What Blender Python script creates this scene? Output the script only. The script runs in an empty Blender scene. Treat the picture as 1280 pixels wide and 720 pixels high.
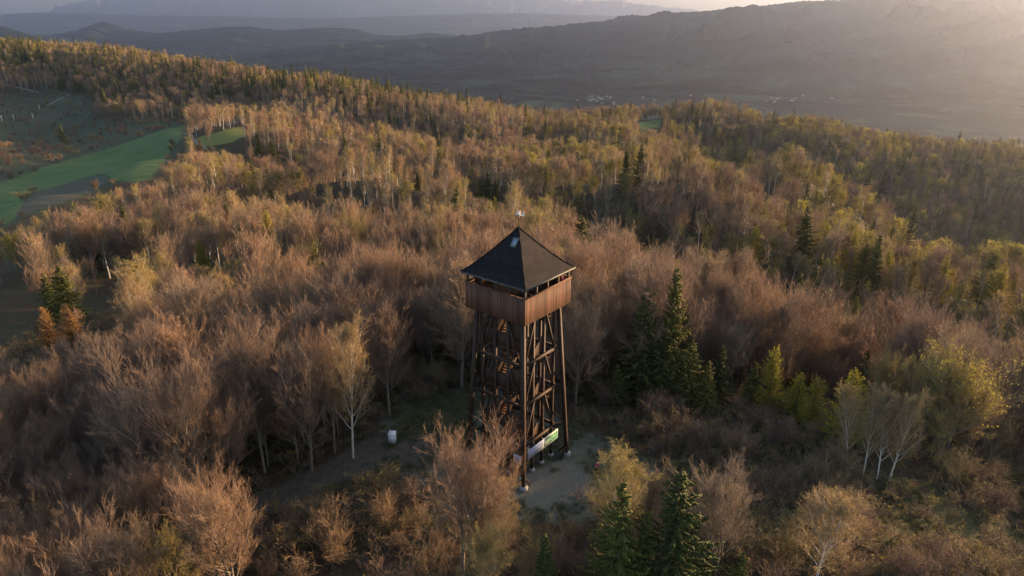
import bpy, bmesh, math, random
import numpy as np
from math import sin, cos, tan, pi, radians
from mathutils import Vector, Matrix
from mathutils.bvhtree import BVHTree

SC = bpy.context.scene
C = SC.collection
# ------------------------------------------------------------------ camera
CAM_H, PITCH, FPX = 43.1, radians(21.7), 853.0
cam = bpy.data.cameras.new('camera'); cam.sensor_width = 36; cam.lens = 24.0
cam.clip_start = 0.5; cam.clip_end = 120000
cam_o = bpy.data.objects.new('camera', cam); C.objects.link(cam_o)
cam_o.location = (0, 0, CAM_H); cam_o.rotation_euler = (pi/2 - PITCH, 0, 0)
SC.camera = cam_o
# ------------------------------------------------------------------ light
SUN_AZ, SUN_EL = radians(64), radians(8.2)          # azimuth clockwise from the view direction (+Y)
W = bpy.data.worlds.new('World'); SC.world = W; W.use_nodes = True
wn = W.node_tree
sky = wn.nodes.new('ShaderNodeTexSky'); sky.sky_type = 'NISHITA'; sky.sun_disc = False
sky.sun_elevation = SUN_EL; sky.sun_rotation = SUN_AZ
sky.air_density = 1.0; sky.dust_density = 3.0; sky.altitude = 800
bg = wn.nodes['Background']; bg.inputs['Strength'].default_value = 0.1
wn.links.new(sky.outputs[0], bg.inputs['Color'])
sun = bpy.data.lights.new('sun', 'SUN'); sun.energy = 5.0; sun.angle = radians(0.6); sun.color = (1.0, 0.64, 0.32)
sun_o = bpy.data.objects.new('sun', sun); C.objects.link(sun_o)
sd = Vector((sin(SUN_AZ)*cos(SUN_EL), cos(SUN_AZ)*cos(SUN_EL), sin(SUN_EL)))
sun_o.rotation_euler = sd.to_track_quat('Z', 'Y').to_euler()
SC.view_settings.view_transform = 'Standard'; SC.view_settings.look = 'None'
SC.view_settings.gamma = 1; SC.view_settings.use_curve_mapping = False
SC.view_settings.exposure = 2.3
HAZE = 0.75e-4
SC.render.engine = 'CYCLES'
cy = SC.cycles
cy.max_bounces = 6; cy.diffuse_bounces = 2; cy.glossy_bounces = 2; cy.transmission_bounces = 2
cy.volume_bounces = 1; cy.transparent_max_bounces = 4
cy.use_denoising = True
try: cy.denoiser = 'OPENIMAGEDENOISE'; cy.denoising_prefilter = 'NONE'
except Exception: pass

# ------------------------------------------------------------------ helpers
RS = np.random.RandomState(11)
def setp(o, label=None, cat=None, group=None, kind=None):
    if label: o['label'] = label
    if cat: o['category'] = cat
    if group: o['group'] = group
    if kind: o['kind'] = kind
    return o
def link(name, data, parent=None, loc=None):
    o = bpy.data.objects.new(name, data); C.objects.link(o)
    if parent is not None: o.parent = parent
    if loc is not None: o.location = loc
    return o
def mesh_np(name, V, F, mats, midx=None, smooth=False):
    """V (n,3); F list of index arrays (m,3) or (m,4)."""
    me = bpy.data.meshes.new(name)
    V = np.asarray(V, np.float32)
    F = [f for f in F if len(f)]
    nl = sum(f.size for f in F); npoly = sum(len(f) for f in F)
    me.vertices.add(len(V)); me.vertices.foreach_set('co', V.ravel())
    me.loops.add(nl); me.loops.foreach_set('vertex_index', np.concatenate([f.ravel() for f in F]).astype(np.int32))
    sizes = np.concatenate([np.full(len(f), f.shape[1]) for f in F])
    st = np.concatenate([[0], np.cumsum(sizes)[:-1]]).astype(np.int32)
    me.polygons.add(npoly); me.polygons.foreach_set('loop_start', st)
    if midx is not None: me.polygons.foreach_set('material_index', np.asarray(midx, np.int32))
    if smooth: me.polygons.foreach_set('use_smooth', np.ones(npoly, bool))
    for m in (mats if isinstance(mats, (list, tuple)) else [mats]): me.materials.append(m)
    me.update(calc_edges=True); me.validate()
    return me
class Geo:
    """collects vertex/face blocks for one mesh"""
    def __init__(s): s.V = []; s.T = []; s.Q = []; s.n = 0
    def add(s, V, T=None, Q=None):
        V = np.asarray(V, float).reshape(-1, 3)
        if T is not None and len(T): s.T.append(np.asarray(T) + s.n)
        if Q is not None and len(Q): s.Q.append(np.asarray(Q) + s.n)
        s.V.append(V); s.n += len(V)
    def arrays(s):
        return (np.concatenate(s.V), np.concatenate(s.T) if s.T else np.zeros((0, 3), int),
                np.concatenate(s.Q) if s.Q else np.zeros((0, 4), int))
    def mesh(s, name, mat, smooth=False):
        V, T, Q = s.arrays(); return mesh_np(name, V, [T, Q], mat, smooth=smooth)
    def box(s, c, size, R=None):
        h = np.array(size)/2
        v = np.array([[x, y, z] for x in (-1, 1) for y in (-1, 1) for z in (-1, 1)])*h
        if R is not None: v = v @ np.asarray(R).T
        s.add(v + np.array(c), Q=[[0,1,3,2],[4,6,7,5],[0,4,5,1],[2,3,7,6],[0,2,6,4],[1,5,7,3]])
        return s
    def bar(s, a, b, w, d=None, up=(0, 0, 1)):
        """square timber from a to b"""
        a = np.array(a, float); b = np.array(b, float); z = b - a; L = np.linalg.norm(z); z = z/L
        u = np.array(up, float)
        if abs(u @ z) > .98: u = np.array([1., 0, 0])
        x = np.cross(u, z); x /= np.linalg.norm(x); y = np.cross(z, x)
        return s.box((a+b)/2, (w, d or w, L), np.stack([x, y, z], 1))

def nodes(name):
    m = bpy.data.materials.new(name); m.use_nodes = True
    nt = m.node_tree; b = nt.nodes['Principled BSDF']
    return m, nt, b
def ramp(nt, stops, src):
    r = nt.nodes.new('ShaderNodeValToRGB'); e = r.color_ramp.elements
    while len(e) < len(stops): e.new(.5)
    for k, (p, c) in enumerate(stops): e[k].position = p; e[k].color = (*c, 1)
    nt.links.new(src, r.inputs[0]); return r.outputs[0]
def noise(nt, scale, detail=4, rough=.6, co=None):
    n = nt.nodes.new('ShaderNodeTexNoise'); n.inputs['Scale'].default_value = scale
    n.inputs['Detail'].default_value = detail; n.inputs['Roughness'].default_value = rough
    if co is None:
        g = nt.nodes.new('ShaderNodeNewGeometry'); co = g.outputs['Position']
    nt.links.new(co, n.inputs['Vector']); return n.outputs[0]
def mix(nt, f, a, b, mode='MIX'):
    m = nt.nodes.new('ShaderNodeMix'); m.data_type = 'RGBA'; m.blend_type = mode
    for s, v in ((m.inputs[0], f), (m.inputs[6], a), (m.inputs[7], b)):
        if hasattr(v, 'links') or hasattr(v, 'is_linked'): nt.links.new(v, s)
        elif isinstance(v, tuple): s.default_value = (*v, 1)
        else: s.default_value = v
    return m.outputs[2]
def math_n(nt, op, a, b=None):
    m = nt.nodes.new('ShaderNodeMath'); m.operation = op
    for s, v in zip(m.inputs, (a, b)):
        if v is None: continue
        if hasattr(v, 'is_linked'): nt.links.new(v, s)
        else: s.default_value = v
    return m.outputs[0]
def plain(name, col, rough=.8, var=.25, scale=3.0, metal=0, object_co=True):
    m, nt, b = nodes(name)
    co = None
    if object_co:
        t = nt.nodes.new('ShaderNodeTexCoord'); co = t.outputs['Object']
    n = noise(nt, scale, 5, .65, co)
    lo = tuple(c*(1-var) for c in col); hi = tuple(min(1, c*(1+var)) for c in col)
    nt.links.new(ramp(nt, [(.3, lo), (.7, hi)], n), b.inputs['Base Color'])
    b.inputs['Roughness'].default_value = rough; b.inputs['Metallic'].default_value = metal
    b.inputs['Specular IOR Level'].default_value = .25
    return m
def twig_mat(name, stops, transl=0.0, rough=.8):
    """per-tree colour from the tree's own random number, with a fine variation along the crown"""
    m, nt, b = nodes(name)
    oi = nt.nodes.new('ShaderNodeObjectInfo'); t = nt.nodes.new('ShaderNodeTexCoord')
    n = noise(nt, .7, 3, .6, t.outputs['Object'])
    f = math_n(nt, 'ADD', oi.outputs['Random'], math_n(nt, 'MULTIPLY', math_n(nt, 'SUBTRACT', n, .5), .5))
    col = ramp(nt, stops, f)
    nt.links.new(col, b.inputs['Base Color']); b.inputs['Roughness'].default_value = rough
    b.inputs['Specular IOR Level'].default_value = .15
    if transl:
        tr = nt.nodes.new('ShaderNodeBsdfTranslucent'); nt.links.new(col, tr.inputs[0])
        mx = nt.nodes.new('ShaderNodeMixShader'); mx.inputs[0].default_value = transl
        nt.links.new(b.outputs[0], mx.inputs[1]); nt.links.new(tr.outputs[0], mx.inputs[2])
        nt.links.new(mx.outputs[0], nt.nodes['Material Output'].inputs['Surface'])
    return m

M = {}
M['bark'] = plain('grey_brown_bark', (.17, .138, .11), .9, .35, 6)
M['bark_birch'] = plain('white_birch_bark', (.5, .46, .42), .8, .35, 5)
M['bark_dark'] = plain('dark_spruce_bark', (.06, .045, .035), .9, .3, 6)
M['twig_beech'] = twig_mat('beech_twigs', [(.0, (.18, .127, .096)), (.35, (.24, .16, .115)), (.7, (.275, .17, .107)), (1., (.24, .182, .13))])
M['twig_birch'] = twig_mat('birch_twigs', [(.0, (.25, .175, .11)), (.5, (.28, .2, .11)), (1., (.26, .205, .09))])
M['leaf_birch'] = twig_mat('birch_young_leaves', [(.0, (.36, .27, .1)), (.6, (.4, .295, .09)), (1., (.36, .31, .06))], .4)
M['leaf_green'] = twig_mat('olive_young_leaves', [(.0, (.13, .13, .035)), (.5, (.18, .165, .036)), (1., (.26, .22, .04))], .4)
M['leaf_larch'] = twig_mat('yellow_green_needles', [(.0, (.36, .34, .045)), (1., (.44, .36, .055))], .5)
M['leaf_larch_orange'] = twig_mat('orange_larch_needles', [(.0, (.36, .21, .08)), (1., (.4, .24, .09))], .4)
M['spruce'] = twig_mat('spruce_needles', [(.0, (.042, .053, .016)), (.5, (.072, .079, .021)), (1., (.12, .115, .028))])
M['twig_shrub'] = twig_mat('shrub_twigs', [(.0, (.15, .1, .075)), (.4, (.19, .125, .085)), (.75, (.23, .155, .085)), (1., (.19, .155, .07))])
M['wood'] = plain('dark_stained_timber', (.036, .021, .016), .7, .35, 4)
M['concrete'] = plain('grey_concrete', (.3, .29, .28), .9, .2, 5)

# ------------------------------------------------------------------ terrain
def ray(px, py):
    dx = (px-640)/FPX; dy = (360-py)/FPX
    return dx, cos(PITCH)+dy*sin(PITCH), -sin(PITCH)+dy*cos(PITCH)
def proj(X, Y, Z):
    """world -> photograph position (only used to decide what grows where)"""
    d = Y*cos(PITCH) - (Z-CAM_H)*sin(PITCH); u = Y*sin(PITCH) + (Z-CAM_H)*cos(PITCH)
    d = np.maximum(d, 1e-3)
    return 640 + FPX*X/d, 360 - FPX*u/d
TREE = 11.5
# surveyed ground: (image x, image y, forward distance, is open ground)
CTRL = [(650,565,60,1),(500,560,60.5,1),(800,570,59.5,1),(340,612,55,1),(640,660,47.5,1),(560,490,73,1),(700,500,71,1),
 (200,700,45.5,1),(900,690,45.0,1),(1200,600,58,1),(1280,700,48,1),(1050,560,62,1),(0,720,46,1),(0,600,48,0),(0,440,70,0),
 (300,380,85,0),(540,350,90,0),(600,300,130,0),(640,250,190,0),(640,200,330,0),(640,165,470,0),(640,137,640,0),
 (560,122,680,0),(450,102,760,0),(350,92,800,0),(250,82,850,0),(150,62,950,0),(100,55,1000,0),(0,48,1050,0),(-150,45,1100,0),
 (300,128,650,0),(200,118,720,0),(0,80,900,0),(60,112,840,1),(0,130,760,1),(100,170,600,1),(200,165,530,1),(0,215,430,1),
 (150,200,430,1),(60,230,370,1),(0,270,285,1),(100,240,335,1),(290,170,420,1),(200,215,260,0),(100,260,200,0),(0,285,180,0),
 (150,300,150,0),(400,260,190,0),(400,200,300,0),(400,150,480,0),(300,200,320,0),(-150,250,350,1),(-150,450,70,0),
 (500,150,540,0),(520,200,320,0),
 (800,330,105,0),(900,300,140,0),(900,250,220,0),(850,200,350,0),(800,170,480,0),(750,150,580,0),(700,145,620,0),
 (830,132,700,0),(900,136,690,0),(1000,143,660,0),(1100,158,620,0),(1200,174,590,0),(1280,184,560,0),(1430,212,520,0),
 (800,152,700,1),(900,165,680,0),(1000,200,560,0),(1100,235,500,0),(1280,255,475,0),(1040,255,470,0),(960,225,515,0),(1150,290,430,0),(1280,306,415,0),(830,155,640,0),(900,180,590,0),
 (1000,240,360,0),(1100,280,320,0),(1280,325,290,0),(1000,300,210,0),(1100,330,190,0),(1280,380,160,0),(1000,370,110,0),
 (1280,440,95,0),(1100,420,88,0),(1430,450,95,0),(1430,330,300,0)]
PTS = []
for px, py, D, op in CTRL:
    dx, dy, dz = ray(px, py)
    PTS.append((dx/dy*D, D, CAM_H + dz/dy*D - (0 if op else TREE+(4 if D > 540 and px > 780 else 0))))
for u, D, z in ((.33, 440, -94), (.42, 400, -106), (.52, 385, -112), (.62, 370, -118), (.75, 360, -122), (.28, 530, -78), (.2, 600, -62), (.3, 1000, -180), (.6, 900, -200), (0., 1000, -140), (-.3, 1200, -120)): PTS.append((u*D, D, z))
for u in (-1.1, -.6, -.2, .2, .6, 1.1):
    PTS += [(u*1700, 1700, -260), (u*2500, 2500, -395), (u*5000, 5000, -400), (u*14000, 14000, -400), (u*45000, 45000, -400)]
for u in (-1.2, -.4, .4, 1.2):
    PTS += [(u*22, 0, -3), (u*26, 14, -2)]
PTS = np.array(PTS)
def uv_of(X, Y):
    r = np.sqrt(np.maximum(Y, 0)**2 + 22.0**2)
    return np.clip(X/r, -1.35, 1.35)*1.5, np.log(r)
_pu, _pv = uv_of(PTS[:, 0], PTS[:, 1])
def _tps(d2): return np.where(d2 > 1e-12, .5*d2*np.log(np.maximum(d2, 1e-12)), 0)
_n = len(PTS)
_A = np.zeros((_n+3, _n+3)); _A[:_n, :_n] = _tps((_pu[:, None]-_pu)**2 + (_pv[:, None]-_pv)**2) + np.eye(_n)*3e-4
_A[:_n, _n:] = np.stack([np.ones(_n), _pu, _pv], 1); _A[_n:, :_n] = _A[:_n, _n:].T
_w = np.linalg.solve(_A, np.concatenate([PTS[:, 2], np.zeros(3)]))
_ph = np.random.RandomState(5).rand(40, 3)*2*pi
def _pl(*p): return [(ray(px, py)[0]/ray(px, py)[1]*D, D) for px, py, D in p]
# stream gullies that cut the slope, and the spurs between them: (course, depth, half width)
GULLY = [(_pl((690,228,240),(770,258,205),(850,288,175),(940,320,155),(1040,350,145),(1160,388,135)), 17, 22),
         (_pl((750,188,400),(850,222,330),(950,258,280),(1060,296,250),(1200,330,240)), 21, 30),
         (_pl((680,160,520),(760,172,480),(840,188,440),(930,215,400)), 16, 34),
         (_pl((300,236,255),(380,262,225),(450,272,200),(520,262,200)), 14, 18), (_pl((250,372,98),(330,352,108),(420,340,116),(500,322,126)), 7, 12),
         (_pl((380,190,350),(470,205,320),(560,215,300),(640,238,270)), 16, 26), (_pl((330,148,520),(440,142,540),(540,158,500),(620,180,420)), 12, 34),
         (_pl((720,215,300),(810,243,255),(900,275,215),(1000,305,190)), -7, 20), (_pl((330,215,300),(430,235,265),(530,240,250)), -6, 18)]
def bumps(X, Y):
    z = 0
    for k, (wl, a) in enumerate(((7, .10), (13, .18), (31, .3), (64, 3.6), (150, 9.0))):
        for j in range(3):
            if wl > 50: a = a*np.clip((np.hypot(X, Y)-75)/60, 0, 1)*np.clip((1500-np.hypot(X, Y))/500, 0, 1) if j == 0 else a
            th = _ph[k*3+j, 0] if wl < 50 else .45+(_ph[k*3+j, 0]/6.28-.5)*.9
            z = z + a*.5*np.sin((X*cos(th)+Y*sin(th))*2*pi/wl + _ph[k*3+j, 1])*np.minimum(1, np.maximum(0, (np.hypot(X-1, Y-60)-8)/(wl*1.3+10)))
    z = z/(1+(np.hypot(X, Y)/560)**2)
    for pl, dep, wid in GULLY:
        d = np.full(np.shape(X), 1e9)
        for (ax, ay), (bx, by) in zip(pl[:-1], pl[1:]):
            t = np.clip(((X-ax)*(bx-ax)+(Y-ay)*(by-ay))/((bx-ax)**2+(by-ay)**2), 0, 1)
            d = np.minimum(d, np.hypot(X-ax-t*(bx-ax), Y-ay-t*(by-ay)))
        z = z-dep*np.exp(-(d/wid)**2)
    return z
def ground(X, Y):
    X = np.atleast_1d(np.asarray(X, float)); Y = np.atleast_1d(np.asarray(Y, float))
    out = np.empty(X.shape)
    for s in range(0, X.size, 20000):
        x = X.ravel()[s:s+20000]; y = Y.ravel()[s:s+20000]
        u, v = uv_of(x, y)
        z = _tps((u[:, None]-_pu)**2 + (v[:, None]-_pv)**2) @ _w[:_n] + _w[_n] + _w[_n+1]*u + _w[_n+2]*v
        z += bumps(x, y)
        t = np.clip((np.hypot(x-.6, y-60)-9)/9, 0, 1); t = t*t*(3-2*t)      # levelled yard round the tower
        out.ravel()[s:s+20000] = z*t
    return out
def gz(x, y): return float(ground(x, y)[0])
def at(px, py):
    """ground point seen at an image position"""
    dx, dy, dz = ray(px, py); Ys = np.exp(np.linspace(np.log(18), np.log(5000), 1500))
    g = ground(dx/dy*Ys, Ys); below = CAM_H + dz/dy*Ys < g
    k = int(np.argmax(below)) if below.any() else len(Ys)-1
    return dx/dy*Ys[k], Ys[k], g[k]

def inpoly(px, py, poly):
    px = np.asarray(px, float); py = np.asarray(py, float); r = np.zeros(px.shape, bool); n = len(poly)
    for i in range(n):
        x1, y1 = poly[i]; x2, y2 = poly[(i+1) % n]
        c = ((y1 > py) != (y2 > py)) & (px < (x2-x1)*(py-y1)/((y2-y1) or 1e-9) + x1)
        r ^= c
    return r
P_GREEN = [[(-200,290),(-60,250),(0,230),(60,208),(130,188),(200,163),(232,157),(224,178),(170,205),(100,224),(40,242),(0,262),(-200,330)],
           [(128,216),(190,195),(218,183),(188,224),(150,228)], [(-60,262),(32,248),(16,276),(-60,300)], [(798,152),(828,149),(824,159),(800,162)]]
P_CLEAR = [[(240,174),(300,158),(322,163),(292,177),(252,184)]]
P_FIELD = [[(10,270),(60,231),(130,219),(137,227),(98,246),(62,259)]]
P_OPEN = [[(-250,330),(-250,140),(0,118),(60,112),(120,122),(110,150),(190,150),(236,152),(230,182),(190,226),(150,229),(98,248),(30,272),(0,292)],
          [(-150,366),(46,356),(56,372),(60,408),(30,425),(0,436),(-150,470)], [(104,388),(140,366),(176,388),(150,412),(112,420)]] + P_CLEAR + [P_GREEN[3]]
P_YARD = [[(452,575),(470,535),(500,510),(555,488),(612,482),(720,532),(790,562),(836,592),(800,628),(760,650),(700,655),(640,648),(600,640),(540,610),(490,600)]]
P_PATH = [[(285,645),(330,612),(400,580),(460,548),(500,540),(560,545),(560,580),(480,590),(410,606),(350,640),(300,668)]]
P_TRACK = [[(1075,596),(1130,606),(1280,662),(1330,700),(1280,704),(1180,655),(1085,612)]]
P_GRASSY = P_TRACK + [[(1070,628),(1120,610),(1200,640),(1220,668),(1120,668)], [(480,505),(560,485),(600,500),(590,560),(500,545)], [(880,560),(940,600),(860,640),(800,600)]]
P_DIRT = [[(650,590),(700,575),(742,590),(735,625),(690,640),(655,630)]]
def anyp(px, py, polys):
    r = np.zeros(np.shape(px), bool)
    for p in polys: r |= inpoly(px, py, p)
    return r

rows = np.concatenate([np.linspace(-70, 28, 50), np.exp(np.linspace(np.log(28.4), np.log(130), 300)), np.exp(np.linspace(np.log(130.6), np.log(1300), 260)), np.exp(np.linspace(np.log(1310), np.log(60000), 90))])
us = np.linspace(-1.3, 1.3, 421)
YY = np.repeat(rows[:, None], len(us), 1); XX = us[None, :]*np.sqrt(np.maximum(YY, 0)**2 + 60.**2)
ZZ = ground(XX, YY)
nr, nc = XX.shape
idx = np.arange(nr*nc).reshape(nr, nc)
Q = np.stack([idx[:-1, :-1], idx[:-1, 1:], idx[1:, 1:], idx[1:, :-1]], -1).reshape(-1, 4)
GPX, GPY = proj(XX, YY, ZZ)
WOB = 5*np.sin(GPX*.11+GPY*.07)+4*np.sin(GPX*.05-GPY*.19+1)
def soft(polys, wob=True):
    vis = (YY > 20)
    return (anyp(GPX+WOB*.6*(YY < 150), GPY+WOB*.25*(YY < 150), polys) & vis).astype(float)
def blur(a, n=2):
    for _ in range(n):
        a = (a + np.roll(a, 1, 0) + np.roll(a, -1, 0) + np.roll(a, 1, 1) + np.roll(a, -1, 1))/5
    return a
ATT = {'meadow': blur(soft(P_GREEN), 1), 'dry_meadow': blur(np.maximum(soft(P_OPEN[:1]), soft(P_CLEAR)), 2), 'plough': blur(soft(P_FIELD), 1),
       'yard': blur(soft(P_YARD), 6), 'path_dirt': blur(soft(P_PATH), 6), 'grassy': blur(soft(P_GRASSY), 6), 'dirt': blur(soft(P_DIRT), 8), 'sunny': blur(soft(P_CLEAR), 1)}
m, nt, b = nodes('forest_ground')
n1 = noise(nt, .35, 6, .7); n2 = noise(nt, 2.2, 5, .7); nf = noise(nt, .012, 4, .6)
litter = ramp(nt, [(.25, (.035, .024, .016)), (.5, (.07, .044, .028)), (.75, (.105, .066, .04))], n2)
litter = mix(nt, ramp(nt, [(.45, (0, 0, 0)), (.62, (1, 1, 1))], n1), litter, (.045, .05, .022))
col = litter
def att(name):
    a = nt.nodes.new('ShaderNodeAttribute'); a.attribute_name = name; return a.outputs['Fac']
def edge(name, lo=.3, hi=.7, amt=.5, src=None):
    f = math_n(nt, 'ADD', att(name), math_n(nt, 'MULTIPLY', math_n(nt, 'SUBTRACT', src or n1, .5), amt))
    return ramp(nt, [(lo, (0, 0, 0)), (hi, (1, 1, 1))], f)
drym = ramp(nt, [(.3, (.04, .048, .03)), (.55, (.068, .072, .042)), (.8, (.1, .086, .056))], noise(nt, .09, 7, .7))
col = mix(nt, edge('dry_meadow', .4, .6, .2), col, drym)
col = mix(nt, edge('plough', .4, .6, .1), col, (.085, .078, .055))
green = ramp(nt, [(.3, (.062, .1, .034)), (.5, (.09, .13, .044)), (.7, (.12, .136, .058))], noise(nt, .045, 7, .7))
col = mix(nt, edge('meadow', .35, .65, .6), col, green)
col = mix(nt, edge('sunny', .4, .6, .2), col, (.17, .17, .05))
yardc = mix(nt, ramp(nt, [(.42, (0, 0, 0)), (.6, (1, 1, 1))], noise(nt, .45, 6, .7)), ramp(nt, [(.3, (.06, .07, .04)), (.7, (.115, .115, .07))], noise(nt, 5, 6, .75)), ramp(nt, [(.3, (.085, .08, .062)), (.55, (.145, .135, .112)), (.75, (.215, .2, .172))], noise(nt, 7, 6, .8)))
col = mix(nt, edge('yard', .3, .7, .5), col, yardc)
col = mix(nt, edge('grassy', .3, .7, .8), col, ramp(nt, [(.3, (.045, .045, .022)), (.7, (.1, .09, .042))], n2))
pathc = ramp(nt, [(.3, (.06, .05, .039)), (.7, (.12, .1, .078))], noise(nt, 1.5, 6, .7))
col = mix(nt, edge('path_dirt', .35, .7, .7), col, pathc)
col = mix(nt, edge('dirt', .5, .8, 2.2), col, ramp(nt, [(.3, (.085, .08, .064)), (.5, (.135, .126, .105)), (.7, (.22, .205, .176))], noise(nt, 6, 6, .8)))
# far valley floor: fields
far = nt.nodes.new('ShaderNodeNewGeometry'); sep = nt.nodes.new('ShaderNodeSeparateXYZ'); nt.links.new(far.outputs['Position'], sep.inputs[0])
vor = nt.nodes.new('ShaderNodeTexVoronoi'); vor.inputs['Scale'].default_value = .0045; nt.links.new(far.outputs['Position'], vor.inputs['Vector'])
sepv = nt.nodes.new('ShaderNodeSeparateColor'); nt.links.new(vor.outputs['Color'], sepv.inputs[0])
fields = ramp(nt, [(.0, (.03, .05, .022)), (.3, (.045, .062, .028)), (.55, (.02, .028, .018)), (.8, (.06, .055, .036)), (1., (.025, .04, .02))], sepv.outputs[0])
col = mix(nt, ramp(nt, [(.35, (0, 0, 0)), (.4, (1, 1, 1))], math_n(nt, 'DIVIDE', sep.outputs['Y'], 6000)), col, fields)
nt.links.new(col, b.inputs['Base Color']); b.inputs['Roughness'].default_value = .95; b.inputs['Specular IOR Level'].default_value = .1
bp = nt.nodes.new('ShaderNodeBump'); bp.inputs['Strength'].default_value = .6; bp.inputs['Distance'].default_value = .25
nt.links.new(n2, bp.inputs['Height']); nt.links.new(bp.outputs[0], b.inputs['Normal'])
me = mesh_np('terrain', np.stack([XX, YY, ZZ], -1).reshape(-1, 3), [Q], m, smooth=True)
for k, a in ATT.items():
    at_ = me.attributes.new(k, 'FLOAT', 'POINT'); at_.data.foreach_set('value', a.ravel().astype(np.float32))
setp(link('terrain', me), kind='structure')

def ribbon(name, pix, w, mat, lift=.25):
    P = np.array([at(*p)[:2] for p in pix]); t = np.linspace(0, len(P)-1, len(P)*10)
    x = np.interp(t, range(len(P)), P[:, 0]); y = np.interp(t, range(len(P)), P[:, 1])
    d = np.stack([np.gradient(x), np.gradient(y)], 1); d /= np.linalg.norm(d, axis=1, keepdims=True); n_ = np.stack([-d[:, 1], d[:, 0]], 1)*w/2
    a = np.stack([x, y], 1)+n_; b_ = np.stack([x, y], 1)-n_; V = np.concatenate([np.column_stack([a, ground(a[:, 0], a[:, 1])+lift]), np.column_stack([b_, ground(b_[:, 0], b_[:, 1])+lift])]); k = len(x); i = np.arange(k-1)
    return setp(link(name, mesh_np(name, V, [np.stack([i, i+k, i+k+1, i+1], 1)], mat)), kind='structure')
M['track'] = plain('pale_track', (.2, .18, .15), .95, .3, .3)
ribbon('path', [(-30, 103), (0, 105), (18, 109), (34, 113), (48, 116)], 3.5, M['track'])
ribbon('path', [(60, 132), (72, 126), (79, 122), (87, 119)], 3.5, M['track'])
ribbon('path', [(232, 168), (243, 177), (258, 188)], 1.8, M['track'])
# ------------------------------------------------------------------ mountains
def mountain_mat(name, dark, light, mead):
    m, nt, b = nodes(name)
    n = noise(nt, .0035, 8, .62); n2 = noise(nt, .03, 6, .7); n3 = noise(nt, .0018, 5, .55)
    n4 = noise(nt, .006, 7, .65); c = mix(nt, .55, ramp(nt, [(.3, dark), (.7, light)], n2), ramp(nt, [(.38, dark), (.5, (.016, .021, .016)), (.62, light)], n4))
    g = nt.nodes.new('ShaderNodeNewGeometry'); s = nt.nodes.new('ShaderNodeSeparateXYZ'); nt.links.new(g.outputs['Position'], s.inputs[0])
    low = ramp(nt, [(.0, (1, 1, 1)), (1., (0, 0, 0))], math_n(nt, 'DIVIDE', math_n(nt, 'ADD', s.outputs['Z'], 400), 260))
    f = mix(nt, 1.0, ramp(nt, [(.5, (0, 0, 0)), (.58, (1, 1, 1))], n), low, 'MULTIPLY')
    c = mix(nt, f, c, mead)
    nt.links.new(c, b.inputs['Base Color']); b.inputs['Roughness'].default_value = 1; b.inputs['Specular IOR Level'].default_value = 0
    return m
m_far = mountain_mat('far_forest', (.009, .016, .017), (.019, .027, .024), (.05, .075, .034))
m_snow, nt, b = nodes('rock_and_snow')
n = noise(nt, .0022, 8, .7)
g = nt.nodes.new('ShaderNodeNewGeometry'); s = nt.nodes.new('ShaderNodeSeparateXYZ'); nt.links.new(g.outputs['Position'], s.inputs[0])
f = math_n(nt, 'ADD', math_n(nt, 'DIVIDE', s.outputs['Z'], 1380), math_n(nt, 'MULTIPLY', math_n(nt, 'SUBTRACT', n, .5), 1.6))
nt.links.new(ramp(nt, [(.5, (.08, .08, .08)), (.75, (.5, .5, .52))], f), b.inputs['Base Color']); b.inputs['Roughness'].default_value = 1
def ridge(name, prof, D, front, back, mat, seed, rough=1.0, cols=420, jag=0.0, base=-405, bend=0.0, front2=None):
    """one real ridge: crest line from its surveyed heights, both flanks cut by spurs and gullies"""
    r = np.random.RandomState(seed)
    px = np.array([p[0] for p in prof], float); py = np.array([p[1] for p in prof], float)
    dx, dy, dz = ray(px, py); Xc = dx/dy*D; Zc = CAM_H + dz/dy*D
    t = np.linspace(0, 1, cols); X = np.interp(t, (Xc-Xc[0])/(Xc[-1]-Xc[0]), Xc); H = np.interp(X, Xc, Zc)
    k = np.hanning(7); k /= k.sum(); H = np.convolve(np.pad(H, 3, 'edge'), k, 'valid')
    def fbm(x, s, n=6, a=1.0):
        o = 0
        for i in range(n):
            o = o + a*np.interp((x*s*2**i) % 997, np.arange(1000), r.rand(1000)-.5); a *= .55
        return o
    H = H + fbm(X, 1/900, 5)*14*rough*D/6000 + r.randn(cols)*jag
    ts = np.concatenate([np.linspace(-1, 0, 60), np.linspace(0, 1, 14)[1:]])
    V = []
    for tt in ts:
        w = np.interp(t, [.3, .62], [front, front2 or front]) if tt < 0 else back
        sh = (1-abs(tt))**1.15
        warp = X + 500*np.sin(tt*3+X/2500)
        sp = fbm(warp, 1/600, 6)*(1-sh)*sh*4*rough
        z = base + (H-base)*np.clip(sh*(1+sp*.8), 0, 1.05 if tt else 1) - (6 if abs(tt) == 1 else 0)
        y = D + tt*w*(1+.25*fbm(X, 1/1500, 3)) + bend*(X/D)**2
        V.append(np.stack([X, np.full(cols, 0.)+y, z], -1))
    V = np.stack(V); nr = len(ts); ii = np.arange(nr*cols).reshape(nr, cols)
    Q = np.stack([ii[:-1, :-1], ii[:-1, 1:], ii[1:, 1:], ii[1:, :-1]], -1).reshape(-1, 4)
    BV = V.reshape(-1, 3)
    o = setp(link(name, mesh_np(name, BV, [Q], mat, smooth=True)), kind='structure'); o_bvh.append(BVHTree.FromPolygons([tuple(p) for p in BV], [tuple(int(i) for i in q) for q in Q]))
    return o
o_bvh = []
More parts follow.
